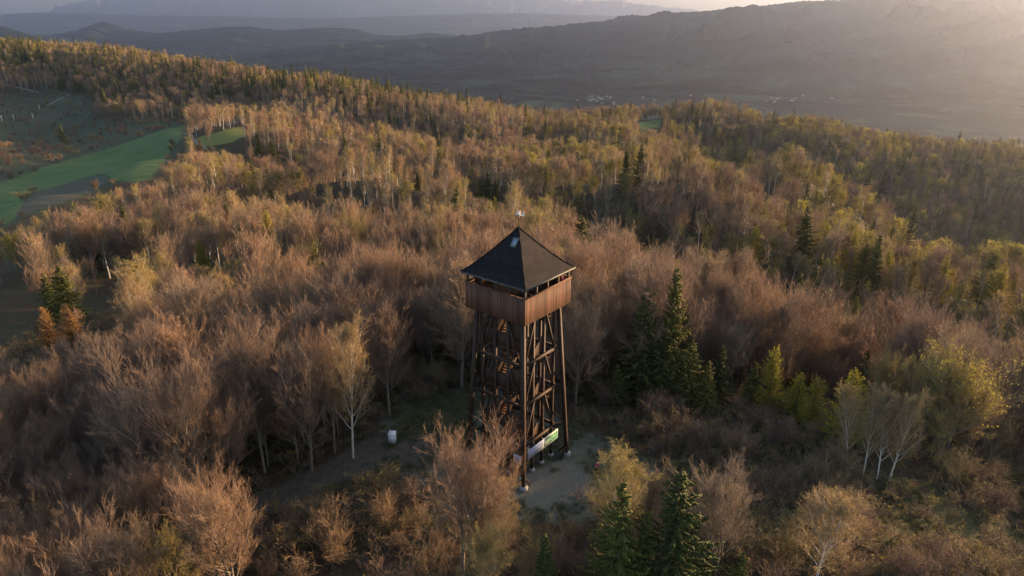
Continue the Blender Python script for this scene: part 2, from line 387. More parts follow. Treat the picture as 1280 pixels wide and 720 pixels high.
ridge('mountain', [(150,98),(200,84),(235,76),(300,68),(370,60),(430,55),(500,50),(590,44),(620,38),(650,38),(700,32),(760,26),(830,17),(870,15),(940,9),(1000,2),(1090,-2),(1180,-4),(1300,-8),(1500,-20),(1800,-5)], 6000, 1900, 2500, m_far, 3, 1.0, 700, jag=3.0, front2=4400)
ridge('mountain', [(-400,10),(-80,20),(0,33),(20,39),(45,47),(90,66),(140,90)], 5600, 1300, 1500, m_far, 4, .8, 260, jag=2.5)
ridge('mountain', [(-300,40),(0,44),(60,43),(98,40),(110,35),(120,29),(128,27),(136,29),(148,37),(200,42),(240,38),(280,34),(310,33),(350,38),(400,34),(440,35),(470,43),(500,45),(540,41),(580,46),(640,44),(720,50),(900,60)], 8200, 1500, 1900, m_far, 5, .5, 520, jag=2.5)
ridge('mountain', [(-300,22),(0,18),(60,16),(150,19),(300,21),(400,23),(500,20),(600,17),(680,17),(760,20),(850,22),(1100,26)], 16000, 2800, 2800, m_far, 6, .4, 400, jag=2)
ridge('mountain', [(-200,24),(40,19),(75,15),(95,10),(130,4),(165,2),(200,-2),(240,-7),(262,-5),(300,-9),(330,-4),(370,-10),(400,-6),(440,-9),(480,-3),(520,-7),(560,-5),(600,-8),(640,-2),(700,2),(760,5),(800,8),(840,11),(880,15),(960,24)], 24500, 3800, 3600, m_snow, 7, 1.6, 500)
# ------------------------------------------------------------------ haze
hz = Geo().box((0, 13500, 265), (70000, 39000, 1510)).mesh('haze', bpy.data.materials.new('haze'))
hm = hz.materials[0]; hm.use_nodes = True; nt = hm.node_tree; nt.nodes.remove(nt.nodes['Principled BSDF'])
pv = nt.nodes.new('ShaderNodeVolumePrincipled'); pv.inputs['Density'].default_value = HAZE
pv.inputs['Color'].default_value = (.38, .43, .59, 1); pv.inputs['Anisotropy'].default_value = .8
nt.links.new(pv.outputs[0], nt.nodes['Material Output'].inputs['Volume'])
setp(link('haze', hz), kind='stuff')

# ------------------------------------------------------------------ tree making
def unit(v): return v/np.maximum(np.linalg.norm(v, axis=-1, keepdims=True), 1e-9)
def tubes(g, P, R, sides=3):
    """P (N,k,3) centre lines, R (N,k) radii -> tubes; pointed when the last radius is 0"""
    N, k, _ = P.shape
    d = unit(P[:, -1]-P[:, 0]); a = np.where(np.abs(d[:, 2:3]) > .9, np.array([[1., 0, 0]]), np.array([[0, 0, 1.]]))
    x = unit(np.cross(a, d)); y = np.cross(d, x)
    th = np.arange(sides)*2*pi/sides
    off = x[:, None]*np.cos(th)[None, :, None] + y[:, None]*np.sin(th)[None, :, None]      # N,s,3
    V = P[:, :, None] + off[:, None]*R[:, :, None, None]
    ii = np.arange(N*k*sides).reshape(N, k, sides)
    a0 = ii[:, :-1]; b0 = ii[:, 1:]
    Q = np.stack([a0, np.roll(a0, -1, 2), np.roll(b0, -1, 2), b0], -1).reshape(-1, 4)
    g.add(V.reshape(-1, 3), Q=Q)
def spikes(g, S, E, r, rng, bend=.12):
    """pointed twigs from S to E (N,3): three-sided, with one bend"""
    N = len(S); d = unit(E-S); a = unit(rng.randn(N, 3)); x = unit(np.cross(a, d)); y = np.cross(d, x)
    L = np.linalg.norm(E-S, axis=1, keepdims=True)
    mid = (S+E)/2 + x*L*bend*(rng.rand(N, 1)-.3)
    th = np.arange(3)*2*pi/3
    off = x[:, None]*np.cos(th)[None, :, None] + y[:, None]*np.sin(th)[None, :, None]
    r = np.broadcast_to(np.asarray(r, float).reshape(-1, 1, 1), (N, 1, 1))
    V = np.concatenate([S[:, None]+off*r, mid[:, None]+off*r*.7, E[:, None]], 1)           # 7 verts
    i = np.arange(N)[:, None]*7
    Qs = np.concatenate([i+np.array([[0, 1, 4, 3]]), i+np.array([[1, 2, 5, 4]]), i+np.array([[2, 0, 3, 5]])])
    Ts = np.concatenate([i+np.array([[3, 4, 6]]), i+np.array([[4, 5, 6]]), i+np.array([[5, 3, 6]])])
    g.add(V.reshape(-1, 3), T=Ts, Q=Qs)
def leaves(g, Pn, size, rng):
    N = len(Pn); n = unit(rng.randn(N, 3)); a = unit(np.cross(n, rng.randn(N, 3))); b = np.cross(n, a)
    s = size*(.6+.8*rng.rand(N, 1))
    V = np.stack([Pn+a*s, Pn+b*s*.6, Pn-a*s, Pn-b*s*.6], 1)
    g.add(V.reshape(-1, 3), Q=np.arange(N*4).reshape(N, 4))
def along(P, t):
    """points and tangents at parameters t (N,m) of polylines P (N,k,3)"""
    N, k, _ = P.shape; f = np.clip(t, 0, .9999)*(k-1); i = f.astype(int); w = (f-i)[..., None]
    r = np.arange(N)[:, None]
    return P[r, i]*(1-w)+P[r, i+1]*w, unit(P[r, i+1]-P[r, i])
def sprout(P, R, m, t0, t1, ang, L, rng, up=.3, curve=.1, k=4, rf=.55, taper=.5, droop=0):
    """m side shoots on each polyline of P"""
    N = len(P); t = t0+(t1-t0)*(np.arange(m)[None]+rng.rand(N, m))/m
    p, tn = along(P, t)
    az = rng.randn(N, m, 3); pr = unit(az-(az*tn).sum(-1, keepdims=True)*tn)
    a = (ang*(.65+.7*rng.rand(N, m)))[..., None]
    d = tn*np.cos(a)+pr*np.sin(a); d[..., 2] += up; d = unit(d)
    Ln = np.broadcast_to(np.asarray(L, float).reshape(-1, 1), (N, m))*(1-taper*t)*(.65+.7*rng.rand(N, m))
    s = np.linspace(0, 1, k)
    C = p[:, :, None]+d[:, :, None]*(Ln[..., None, None]*s[:, None])
    C[..., 2] += (curve-droop)*Ln[..., None]*s**2
    C = C+rng.randn(*C.shape)*(.018*Ln[..., None, None]*np.minimum(s*2, 1)[:, None])
    rr = np.interp(np.arange(1), [0], [0]); ridx = np.clip((t*(P.shape[1]-1)).astype(int), 0, P.shape[1]-1)
    r0 = R[np.arange(N)[:, None], ridx]*rf
    Rn = r0[..., None]*np.linspace(1, .3, k)
    return C.reshape(N*m, k, 3), Rn.reshape(N*m, k), Ln.reshape(-1)
def trunk_line(h, rng, lean=.03, wob=.02, k=8, r=.16):
    s = np.linspace(0, 1, k); d = rng.randn(2)*lean
    P = np.stack([d[0]*h*s**1.3, d[1]*h*s**1.3, h*s], -1); P[1:, :2] += np.cumsum(rng.randn(k-1, 2)*wob*h/k, 0)
    P[0, 2] = -.5
    return P[None], (r*np.linspace(1.15, .16, k)**.9)[None]

def bare_tree(seed, h=13, limbs=26, nb=8, ns=6, nt_=6, tw=.011, spread=1.0, base=.25, steep=.75, leaf=0, leafsize=.1, forks=0, droop=0., lean=.03, r=None):
    """returns (trunk Geo, crown Geo, leaf Geo): trunk and limbs, then branches and twigs"""
    rng = np.random.RandomState(seed); T, K, Lf = Geo(), Geo(), Geo()
    r = r or h*.0125
    P, R = trunk_line(h*.92, rng, lean, .035, 8, r)
    tr = [(P, R)]
    for f in range(forks):
        p, tn = along(P, np.array([[.12+.3*rng.rand()]])); a = rng.rand()*2*pi; k = 7; s = np.linspace(0, 1, k)
        hh = h*(.8+.15*rng.rand())-p[0, 0, 2]; o = h*.14*(.6+.7*rng.rand())
        F = p[0]+np.stack([cos(a)*o*s**.8, sin(a)*o*s**.8, hh*s], -1); F[1:, :2] += np.cumsum(rng.randn(k-1, 2)*.03*h/k, 0)
        tr.append((F[None], (r*.7*np.linspace(1, .18, k))[None]))
    for p_, r_ in tr: tubes(T, p_, r_, 6)
    PB, RB, LB = [], [], []
    for p_, r_ in tr:
        n = limbs if len(tr) == 1 else int(limbs/len(tr)*1.25)
        t = base+(.98-base)*((np.arange(n)+rng.rand(n))/n)
        if len(tr) > 1 and p_ is not P: t = .15+.83*((np.arange(n)+rng.rand(n))/n)
        p, tn = along(p_, t[None]); p = p[0]; az = np.arange(n)*2.4+rng.rand(n)*.9
        q = (t-base)/(1-base); a = (1.15-.75*q)*steep*(.8+.4*rng.rand(n))
        L = h*.36*spread*(np.sin(np.clip(q*.85+.2, 0, 1)*pi)**.6)*(.75+.5*rng.rand(n)) + h*.06
        d = np.stack([np.cos(az)*np.sin(a), np.sin(az)*np.sin(a), np.cos(a)], -1); k = 5; s = np.linspace(0, 1, k)
        Cc = p[:, None]+d[:, None]*(L[:, None]*s)[..., None]; Cc[..., 2] += (.3-droop*.6)*L[:, None]*s**2
        Cc += rng.randn(*Cc.shape)*(.016*L[:, None]*np.minimum(s*2, 1))[..., None]
        rr = np.clip(np.interp(t, [0, 1], [r*.5, r*.16])*(L/(h*.3))**.5, .02, r*.6)
        PB.append(Cc); RB.append(rr[:, None]*np.linspace(1, .3, k)); LB.append(L)
    PB = np.concatenate(PB); RB = np.concatenate(RB); LB = np.concatenate(LB)
    tubes(T, PB, RB, 4)
    PS, RSs, LS = sprout(PB, RB, nb, .12, .98, .58, LB*.55, rng, up=.22, curve=.14, k=4, droop=droop)
    tubes(K, PS, np.maximum(RSs, tw*.8), 3)
    src, srr, sl = PS, RSs, LS
    if ns:
        PT, RT, LT = sprout(PS, RSs, ns, .15, 1., .55, LS*.6, rng, up=.2, curve=.12, k=3, droop=droop*1.5)
        RT = np.clip(RT, tw*.6, tw*1.6); tubes(K, PT, RT, 3); src, srr, sl = PT, RT, LT
    p, tn = along(src, np.linspace(.15, 1, nt_)[None]+(rng.rand(len(src), nt_)-.5)*.2)
    d = unit(tn*.9+unit(rng.randn(*tn.shape))*.55+np.array([0, 0, .22-droop*2.2]))
    L = (np.minimum(sl, 1.5)[:, None]*.6+.28)*(.6+.8*rng.rand(*p.shape[:2]))
    S = p.reshape(-1, 3); E = (p+d*L[..., None]).reshape(-1, 3)
    spikes(K, S, E, tw*(.7+.5*rng.rand(len(S))), rng)
    # twig tips at the trunk top
    if leaf:
        for _ in range(2):
            sel = rng.rand(len(S)) < leaf; n = sel.sum(); w = rng.rand(n, 1)
            leaves(Lf, S[sel]*(1-w)+E[sel]*w+rng.randn(n, 3)*.07, leafsize*.68, rng)
    return T, K, Lf
def spruce(seed, h=13, whorl=24, per=7, sp=16, w=.21, dense=1.0, size=.1, airy=False):
    rng = np.random.RandomState(seed); T, K = Geo(), Geo()
    P, R = trunk_line(h, rng, .01, .006, 8, h*.012); R[:, -1] = .012; tubes(T, P, R, 6)
    S_, E_, r_ = [], [], []; ph = rng.rand()*6.28
    for i in range(whorl):
        q = (i+.5*rng.rand())/whorl; z = h*(.07+.92*q); L0 = h*w*(1-q)**.82*(.8+.35*rng.rand())+.12
        n = per if q < .8 else max(4, per-2)
        for j in range(n):
            if rng.rand() < .1: continue
            a = rng.rand()*.5+j*2*pi/n+i*1.3; L = L0*(.6+.65*rng.rand())*(1+.22*cos(a-ph)+.12*sin(2*a+ph+q*5))*(.75+.25*min(1, q*6))
            zz = z+rng.randn()*h*.012
            d = np.array([cos(a), sin(a), 0]); el = (.12 if airy else -.30)+.75*q+rng.randn()*.06
            m = max(4, int(sp*dense*(L/(h*w))**.7*1.1)); s = (np.arange(m)+rng.rand(m))/m
            c = d*(L*s)[:, None]; c[:, 2] = zz+L*(np.tan(el)*s+.16*s**2)
            side = np.array([-sin(a), cos(a), 0])*np.where(rng.rand(m) < .5, -1, 1)[:, None]
            ll = (.34+.5*(1-s))*min(1, .35+L*.35)*(.6+.7*rng.rand(m))
            dr = unit(d*.75+side*(.75*(rng.rand(m, 1)))+np.array([0, 0, .3 if airy else -.28])+rng.randn(m, 3)*(.5 if airy else .2))
            S_.append(c); E_.append(c+dr*ll[:, None]); r_.append(size*(.7+.6*rng.rand(m)))
            tubes(T, np.array([[[0, 0, zz], d*L*.6+np.array([0, 0, zz+L*(np.tan(el)*.6+.06)])]]), np.array([[.025, .012]]), 3)
    S_ = np.concatenate(S_); E_ = np.concatenate(E_)
    spikes(K, S_, E_, np.concatenate(r_), rng, .05)
    spikes(K, np.array([[0, 0, h*.96]]), np.array([[0, 0, h*1.02]]), [.05], rng)
    return T, K
def shrub(seed, h=2.6, stems=16, nb=7, nt_=8, tw=.011, leaf=0, wide=.75, leafsize=.07):
    rng = np.random.RandomState(seed); T, K, Lf = Geo(), Geo(), Geo(); k = 5; s = np.linspace(0, 1, k)
    a = rng.rand(stems)*2*pi; o = wide*(.25+.75*rng.rand(stems)); L = h*(.7+.4*rng.rand(stems))
    P = np.stack([np.cos(a)[:, None]*(o*L)[:, None]*s+(rng.randn(stems)*.25)[:, None], np.sin(a)[:, None]*(o*L)[:, None]*s+(rng.randn(stems)*.25)[:, None], L[:, None]*(s*1.15-.15*s**2-.03)], -1)
    P += rng.randn(*P.shape)*.04*h*np.minimum(s*2, 1)[:, None]
    R = (.026*np.linspace(1, .3, k))[None]*np.ones((stems, 1)); tubes(T, P, R, 3)
    PS, RS_, LS = sprout(P, R, nb, .25, 1., .65, L*.42, rng, up=.25, curve=.1, k=3, rf=.6)
    tubes(K, PS, np.maximum(RS_, tw*.7), 3)
    p, tn = along(PS, np.linspace(.1, 1, nt_)[None]+(rng.rand(len(PS), nt_)-.5)*.2)
    d = unit(tn*.8+unit(rng.randn(*tn.shape))*.8+np.array([0, 0, .15])); Ln = (LS[:, None]*.5+.12)*(.6+.8*rng.rand(*p.shape[:2]))
    S = p.reshape(-1, 3); E = (p+d*Ln[..., None]).reshape(-1, 3); spikes(K, S, E, tw*(.7+.5*rng.rand(len(S))), rng)
    if leaf:
        sel = rng.rand(len(S)) < leaf; n = sel.sum(); w = rng.rand(n, 1)
        leaves(Lf, S[sel]*(1-w)+E[sel]*w, leafsize, rng)
    return T, K, Lf
def two_mat_mesh(name, K, Lf, mats):
    """crown: twigs plus young leaves in one mesh"""
    V, T, Q = K.arrays()
    if not Lf.n: return mesh_np(name, V, [T, Q], mats[:1])
    V2, T2, Q2 = Lf.arrays(); o = len(V)
    return mesh_np(name, np.concatenate([V, V2]), [T, Q, Q2+o], mats, np.concatenate([np.zeros(len(T)+len(Q), int), np.ones(len(Q2), int)]))
def whole_mesh(name, Ts, K, Lf, mats):
    """a far tree as one mesh"""
    V, t, q = Ts.arrays(); V2, t2, q2 = K.arrays(); o = len(V)
    Vs = [V, V2]; Fs = [t, q, t2+o, q2+o]; mi = [np.zeros(len(t)+len(q), int), np.ones(len(t2)+len(q2), int)]
    if Lf is not None and Lf.n:
        V3, _, q3 = Lf.arrays(); Vs.append(V3); Fs.append(q3+o+len(V2)); mi.append(np.full(len(q3), 2))
    return mesh_np(name, np.concatenate(Vs), Fs, mats, np.concatenate(mi))

# prototypes for the single trees: kind -> [(trunk mesh, crown mesh, height)]
PROTO = {k: [] for k in ('beech', 'birch', 'spruce', 'larch', 'green', 'shrub', 'orange_larch', 'lime')}
def top_of(*gs): return float(np.percentile(np.concatenate([v[:, 2] for g in gs for v in g.V]), 99.7))
def reg(kind, gs, bark, cm, h):
    T, K = gs[0], gs[1]; Lf = gs[2] if len(gs) > 2 else Geo(); h = top_of(T, K)
    PROTO[kind].append((T.mesh(kind+'_trunk', bark, True), two_mat_mesh(kind+'_crown', K, Lf, cm), h))
for i, (fk, spd, st) in enumerate(((0, .95, .72), (1, 1.0, .6), (2, 1.05, .55), (0, .72, .6), (3, 1.2, .6), (1, .85, .66))):
    reg('beech', bare_tree(100+i, 13, 30, 9, 5, 6, .0092, spd, .24, st, forks=fk), M['bark'], [M['twig_beech']], 13)
for i in range(4):
    reg('birch', bare_tree(200+i, 12, 28, 8, 5, 6, .0088, .68, .24, .6, leaf=.35 if i % 2 else .1, leafsize=.06, droop=.14, lean=.09, forks=(0, 1, 0, 2)[i], r=.11), M['bark_birch'], [M['twig_birch'], M['leaf_birch']], 12)
for i in range(4):
    reg('spruce', spruce(300+i, 13, 27, 8, 20, (.2, .23, .17, .21)[i]), M['bark_dark'], [M['spruce']], 13)
for i in range(3):
    reg('larch', spruce(400+i, 10, 26, 7, 26, (.2, .23, .26)[i], 1.0, .036, True), M['bark'], [M['leaf_larch']], 10)
for i in range(2):
    reg('orange_larch', spruce(430+i, 10, 26, 7, 26, (.24, .21)[i], 1.0, .036, True), M['bark'], [M['leaf_larch_orange']], 10)
for i in range(3):
    reg('green', bare_tree(500+i, 12, 26, 8, 4, 6, .0095, 1.0, .2, .7, leaf=.4, leafsize=.075, forks=i), M['bark'], [M['twig_birch'], M['leaf_green']], 12)
for i in range(2):
    reg('lime', bare_tree(450+i, 12, 30, 9, 4, 6, .0095, (1.05, .8)[i], .16, .62, leaf=.75, leafsize=.075, forks=2-i), M['bark'], [M['twig_birch'], M['leaf_larch']], 12)
for i in range(5):
    reg('shrub', shrub(600+i, 2.6, (16, 20, 14, 24, 18)[i], 8, 9, .0105, (0, 0, .25, 0, .08)[i], (.75, .6, .9, .7, .8)[i]), M['bark'], [M['twig_shrub'], M['leaf_green']], 2.6)

# far variants (single mesh): instanced inside the one object 'forest'
FAR = bpy.data.collections.new('far_tree_variants')
FARK = {}
FH = {}
def regf(kind, me):
    z = np.empty(len(me.vertices)*3); me.vertices.foreach_get('co', z); FH[len(FAR.objects)] = float(np.percentile(z[2::3], 99.5))
    i = len(FAR.objects); o = bpy.data.objects.new('far_%02d' % i, me); FAR.objects.link(o); FARK.setdefault(kind, []).append(i)
for i in range(7):
    T, K, L = bare_tree(700+i, 13, (22, 24, 17, 22, 15, 26, 19)[i], 8, 0, 9, .02, (.85, .95, .7, 1.1, .6, .8, 1.)[i], (.36, .3, .45, .3, .4, .5, .35)[i], .6, forks=i % 3, r=.19)
    regf('beech', whole_mesh('far_beech', T, K, L, [M['bark'], M['twig_beech']]))
for i in range(3):
    T, K, L = bare_tree(720+i, 13, 20, 7, 0, 8, .017, .6, .42, .55, leaf=.22, leafsize=.15, droop=.08, lean=.05, r=.17)
    regf('birch', whole_mesh('far_birch', T, K, L, [M['bark_birch'], M['twig_birch'], M['leaf_birch']]))
for i in range(3):
    T, K = spruce(740+i, 14, 17, 7, 8, .2, .9, .17)
    regf('spruce', whole_mesh('far_spruce', T, K, None, [M['bark_dark'], M['spruce']]))
for i in range(3):
    T, K, L = bare_tree(760+i, 12, 20, 6, 0, 8, .02, .9, .22, .65, leaf=.9, leafsize=.22, forks=i)
    regf('green', whole_mesh('far_leafing', T, K, L, [M['bark'], M['twig_birch'], M['leaf_green']]))
for i in range(2):
    T, K, L = bare_tree(780+i, 11, 22, 6, 0, 8, .022, .75, .15, .9, leaf=1., leafsize=.17)
    regf('larch', whole_mesh('far_larch', T, K, L, [M['bark'], M['twig_birch'], M['leaf_larch']]))
for i in range(3):
    T, K, L = shrub(790+i, 2.6, 14, 6, 6, .022, (0, .3, 0)[i], .8, .12)
    regf('shrub', whole_mesh('far_shrub', T, K, L, [M['bark'], M['twig_shrub'], M['leaf_green']]))

# ------------------------------------------------------------------ where everything grows
NOUN = {'beech': 'bare_tree', 'birch': 'birch_tree', 'spruce': 'spruce_tree', 'larch': 'larch_tree', 'orange_larch': 'larch_tree', 'green': 'leafing_tree', 'lime': 'leafing_tree', 'shrub': 'shrub'}
def plant(kind, x, y, h, label, group=None, var=None, rot=None, tilt=0, wide=1.0, z=None):
    pr = PROTO[kind]; t, c, h0 = pr[(var if var is not None else RS.randint(len(pr))) % len(pr)]
    r = bpy.data.objects.new(NOUN[kind], None); C.objects.link(r); s = h/h0
    r.location = (x, y, (gz(x, y) if z is None else z)-.06); r.scale = (s*wide, s*wide, s)
    r.rotation_euler = (tilt, 0, RS.rand()*6.28 if rot is None else rot); r.empty_display_size = .3
    setp(r, label, 'shrub' if kind == 'shrub' else 'tree', group)
    link('stems' if kind == 'shrub' else 'trunk', t, r); link('crown', c, r)
    return r
VIEW = []
HERO = []       # (x, y, radius) kept free of other trees
def hero(kind, px, pb, ptop, label, **k):
    """a tree that the photograph singles out: foot at (px,pb), top at height ptop in the picture"""
    x, y, z = at(px, pb); a, b_, c = ray(px, ptop); h = CAM_H + c/b_*y - z; x = .35*x + .65*a/b_*y
    HERO.append((x, y, max(1.5, h*.16))); VIEW.append((px, pb, ptop, y)); return plant(kind, x, y, h, label, z=z, **k)
# ------------------------------------------------------------------ the tower
TX, TY = .6, 60.0
tower = bpy.data.objects.new('lookout_tower', None); C.objects.link(tower)
tower.location = (TX, TY, 0); tower.rotation_euler = (0, 0, radians(51)); tower.empty_display_size = 2
setp(tower, 'tall dark timber lookout tower with boarded gallery and pointed pyramid roof', 'tower')
def board_mat(name, a, b_, rough=.75):
    m, nt, b = nodes(name)
    g = nt.nodes.new('ShaderNodeNewGeometry'); t = nt.nodes.new('ShaderNodeTexCoord')
    mp = nt.nodes.new('ShaderNodeMapping'); mp.inputs['Scale'].default_value = (6, 6, .7); nt.links.new(t.outputs['Object'], mp.inputs[0])
    n = noise(nt, 1.5, 5, .7, mp.outputs[0])
    f = math_n(nt, 'ADD', math_n(nt, 'MULTIPLY', g.outputs['Random Per Island'], .6), math_n(nt, 'MULTIPLY', n, .5))
    nt.links.new(ramp(nt, [(.2, a), (.8, b_)], f), b.inputs['Base Color']); b.inputs['Roughness'].default_value = rough
    b.inputs['Specular IOR Level'].default_value = .2
    return m
M['boards'] = board_mat('reddish_brown_boards', (.06, .031, .024), (.135, .066, .042))
M['floorwood'] = board_mat('floor_boards', (.09, .05, .028), (.16, .085, .045))
m, nt, b = nodes('roof_shingles'); M['shingle'] = m
t = nt.nodes.new('ShaderNodeTexCoord'); br = nt.nodes.new('ShaderNodeTexBrick'); br.inputs['Scale'].default_value = 1
br.inputs['Brick Width'].default_value = .5; br.inputs['Row Height'].default_value = .28; br.inputs['Mortar Size'].default_value = .03
br.inputs['Color1'].default_value = (.009, .009, .013, 1); br.inputs['Color2'].default_value = (.03, .023, .024, 1); br.inputs['Mortar'].default_value = (.004, .004, .005, 1)
nt.links.new(t.outputs['UV'], br.inputs['Vector'])
n = noise(nt, 2.2, 6, .75, t.outputs['Object'])
nt.links.new(mix(nt, .5, br.outputs[0], ramp(nt, [(.35, (.007, .008, .012)), (.65, (.03, .022, .022))], n)), b.inputs['Base Color']); b.inputs['Roughness'].default_value = .85
b.inputs['Specular IOR Level'].default_value = .12
bp = nt.nodes.new('ShaderNodeBump'); bp.inputs['Strength'].default_value = .5; bp.inputs['Distance'].default_value = .03
nt.links.new(br.outputs['Fac'], bp.inputs['Height']); bp.invert = True; nt.links.new(bp.outputs[0], b.inputs['Normal'])
M['white'] = plain('white_paint', (.75, .75, .76), .5, .05)
M['metal'] = plain('galvanised_metal', (.45, .46, .47), .4, .1, metal=.8)
M['glass'] = plain('skylight_glass', (.16, .22, .27), .08, .1); M['glass'].node_tree.nodes['Principled BSDF'].inputs['Specular IOR Level'].default_value = .8
def part(name, geo, mat, parent=tower, smooth=False, loc=None):
    return link(name, geo.mesh(name, mat, smooth), parent, loc)
A = 2.475; LV = [0, 3.9, 8.5, 12.8, 17.35]
S4 = [(-A, -A), (A, -A), (A, A), (-A, A)]
# core posts, three bays a side
pm = Geo().bar((0, 0, .15), (0, 0, 17.4), .24).mesh('post', M['wood'])
fm = Geo(); fm.box((0, 0, .1), (.42, .42, .5)); fm = fm.mesh('footing', M['concrete'])
seen_p = set()
for k in range(4):
    (x0, y0), (x1, y1) = S4[k], S4[(k+1) % 4]
    for j in range(3):
        x = x0+(x1-x0)*j/3; y = y0+(y1-y0)*j/3
        p = link('post', pm, tower, (x, y, 0)); link('footing', fm, p, (0, 0, 0))
# leaning corner posts with concrete footings and short struts
for sx, sy in ((-1, -1), (1, -1), (1, 1), (-1, 1)):
    g = Geo().bar((sx*3.68, sy*3.68, .25), (sx*2.76, sy*2.76, 17.5), .32)
    p = part('corner_post', g, M['wood'])
    f = Geo().box((sx*3.69, sy*3.69, .1), (.62, .62, .62)); part('footing', f, M['concrete'], p)
    for ax in ((1, 0), (0, 1)):
        a = (sx*(3.66-ax[0]*.06), sy*(3.66-ax[1]*.06), 1.25); b_ = (sx*(3.68-ax[0]*1.05), sy*(3.68-ax[1]*1.05), .1)
        part('strut', Geo().bar(a, b_, .16), M['wood'], p)
    for z in LV[1:4]:
        c = 3.68-.92*z/17.5
        part('tie', Geo().bar((sx*(A+.1), sy*(A+.1), z), (sx*c, sy*c, z), .2), M['wood'])
    for z0, z1 in zip(LV[1:3], LV[2:4]):
        c = 3.68-.92*z0/17.5
        part('tie', Geo().bar((sx*(A+.1), sy*(A+.1), z0+1.6), (sx*c, sy*c, z0+.15), .1), M['wood'])
# beams and K braces on each side
for k in range(4):
    (x0, y0), (x1, y1) = np.array(S4[k]), np.array(S4[(k+1) % 4])
    a, b_ = np.array(S4[k]), np.array(S4[(k+1) % 4]); d = (b_-a)/np.linalg.norm(b_-a); nrm = np.array([d[1], -d[0]])
    off = nrm*.245
    P = lambda t, z: (*(a+(b_-a)*t+off*1.0), z)
    for z in LV[1:4]:
        part('beam', Geo().bar(P(-.07, z), P(1.07, z), .2, .28), M['wood'])
    o2 = nrm*.19
    Pb = lambda t, z: (*(a+(b_-a)*t+o2), z)
    for z0, z1 in zip(LV[:-1], LV[1:]):
        z0 = max(z0, .7)
        part('brace', Geo().bar(Pb(.03, z0+.2), Pb(.33, z1-.2), .15), M['wood'])
        part('brace', Geo().bar(Pb(.97, z0+.2), Pb(.67, z1-.2), .15), M['wood'])
# stairs: landings at the two sides, boarded rails, steep flights between
def landing(x0, x1, z):
    g = Geo(); n = 9
    for i in range(n):
        y = -2.28+4.56*(i+.5)/n; g.box(((x0+x1)/2, y, z), (x1-x0, 4.56/n-.02, .07))
    p = part('landing', g, M['floorwood'])
    for yy in (-2.2, 2.2):
        part('joist', Geo().bar((x0, yy, z-.13), (x1, yy, z-.13), .12, .18), M['wood'], p)
    return p
def rail(a, b_, z0, z1, h=1.15, parent=tower):
    """upright boards from a to b"""
    a = np.array(a, float); b_ = np.array(b_, float); L = np.linalg.norm(b_-a); n = max(2, int(L/.19)); g = Geo()
    d = (b_-a)/L; R = np.array([[d[0], -d[1], 0], [d[1], d[0], 0], [0, 0, 1]])
    for i in range(n):
        t = (i+.5)/n; p = a+(b_-a)*t; z = z0+(z1-z0)*t
        g.box((p[0], p[1], z+h/2+.05), (L/n-.012, .045, h), R)
    return part('rail', g, M['boards_dark'], parent)
M['boards_dark'] = board_mat('weathered_rail_boards', (.035, .022, .017), (.07, .04, .028))
def flight(x0, z0, x1, z1, y):
    f = Geo()
    for yy in (y-.45, y+.45): f.bar((x0, yy, z0-.05), (x1, yy, z1-.05), .08, .24)
    p = part('stair_flight', f, M['wood']); n = 11; g = Geo()
    for i in range(n):
        t = (i+.5)/n; g.box((x0+(x1-x0)*t, y, z0+(z1-z0)*t+.02), (.26, .82, .05))
    part('tread', g, M['floorwood'], p)
    for yy in (y-.5, y+.5): rail((x0, yy), (x1, yy), z0, z1, .95, p)
zl = [(2.0, 'R'), (5.0, 'L'), (7.2, 'R'), (9.4, 'L'), (11.6, 'R'), (13.9, 'L'), (16.1, 'R')]
prev = (0.15, 'L')
for z, h in ((14.9, 2.3), (10.3, 1.7), (5.9, 1.6)): rail((-2.4, -2.3), (-2.4, -.9), z, z, h)
for z in (3.2, 7.7, 12.1): rail((-.7, -2.36), (1.0, -2.36), z, z+1.5, 1.3)
for i, (z, s) in enumerate(zl):
    x0, x1 = (-2.3, -1.0) if s == 'L' else (1.0, 2.3)
    landing(x0, x1, z)
    if s == 'L':
        rail((-2.27, -2.2), (-2.27, 2.2), z, z, 1.55); rail((-2.2, -2.24), (-1.0, -2.24), z, z, 1.3); rail((-2.2, 2.24), (-1.0, 2.24), z, z, 1.3)
    else:
        rail((2.27, -2.2), (2.27, 2.2), z, z, 1.1); rail((1.0, 2.24), (2.2, 2.24), z, z, 1.1)
    pz = prev[0]
    xs = (-1.0, 1.0) if s == 'R' else (1.0, -1.0)
    flight(xs[0], pz, xs[1], z, -1.3 if i % 2 else 1.3)
    prev = (z, s)
flight(1.0, 16.1, -1.0, 18.8, -1.3)
# low boarded enclosure round the stair foot
rail((-2.5, -2.2), (-2.5, 1.6), .1, .1, 1.5); rail((-2.3, 2.5), (1.9, 2.5), .1, .1, 1.5)
# gallery: floor with joists, boarded parapet, corner and roof posts
G = 3.54
fl = Geo()
for i in range(34):
    y = -G+.06+(2*G-.12)*(i+.5)/34
    if -1.9 < y < -.7: fl.box(((-G-1.3)/2, y, 18.85), (G-1.35, (2*G-.12)/34-.01, .06)); fl.box(((G+1.1)/2, y, 18.85), (G-1.15, (2*G-.12)/34-.01, .06))
    else: fl.box((0, y, 18.85), (2*G-.2, (2*G-.12)/34-.01, .06))
fl = part('gallery_floor', fl, M['floorwood'])
for i in range(9):
    x = -3.3+6.6*i/8; part('joist', Geo().bar((x, -3.42, 18.68), (x, 3.42, 18.68), .12, .24), M['wood'], fl)
for s in (-1, 1):
    part('girder', Geo().bar((-3.4, s*2.6, 17.75), (3.4, s*2.6, 17.75), .25, .3), M['wood']); part('girder', Geo().bar((s*2.6, -3.4, 18.1), (s*2.6, 3.4, 18.1), .25, .3), M['wood'])
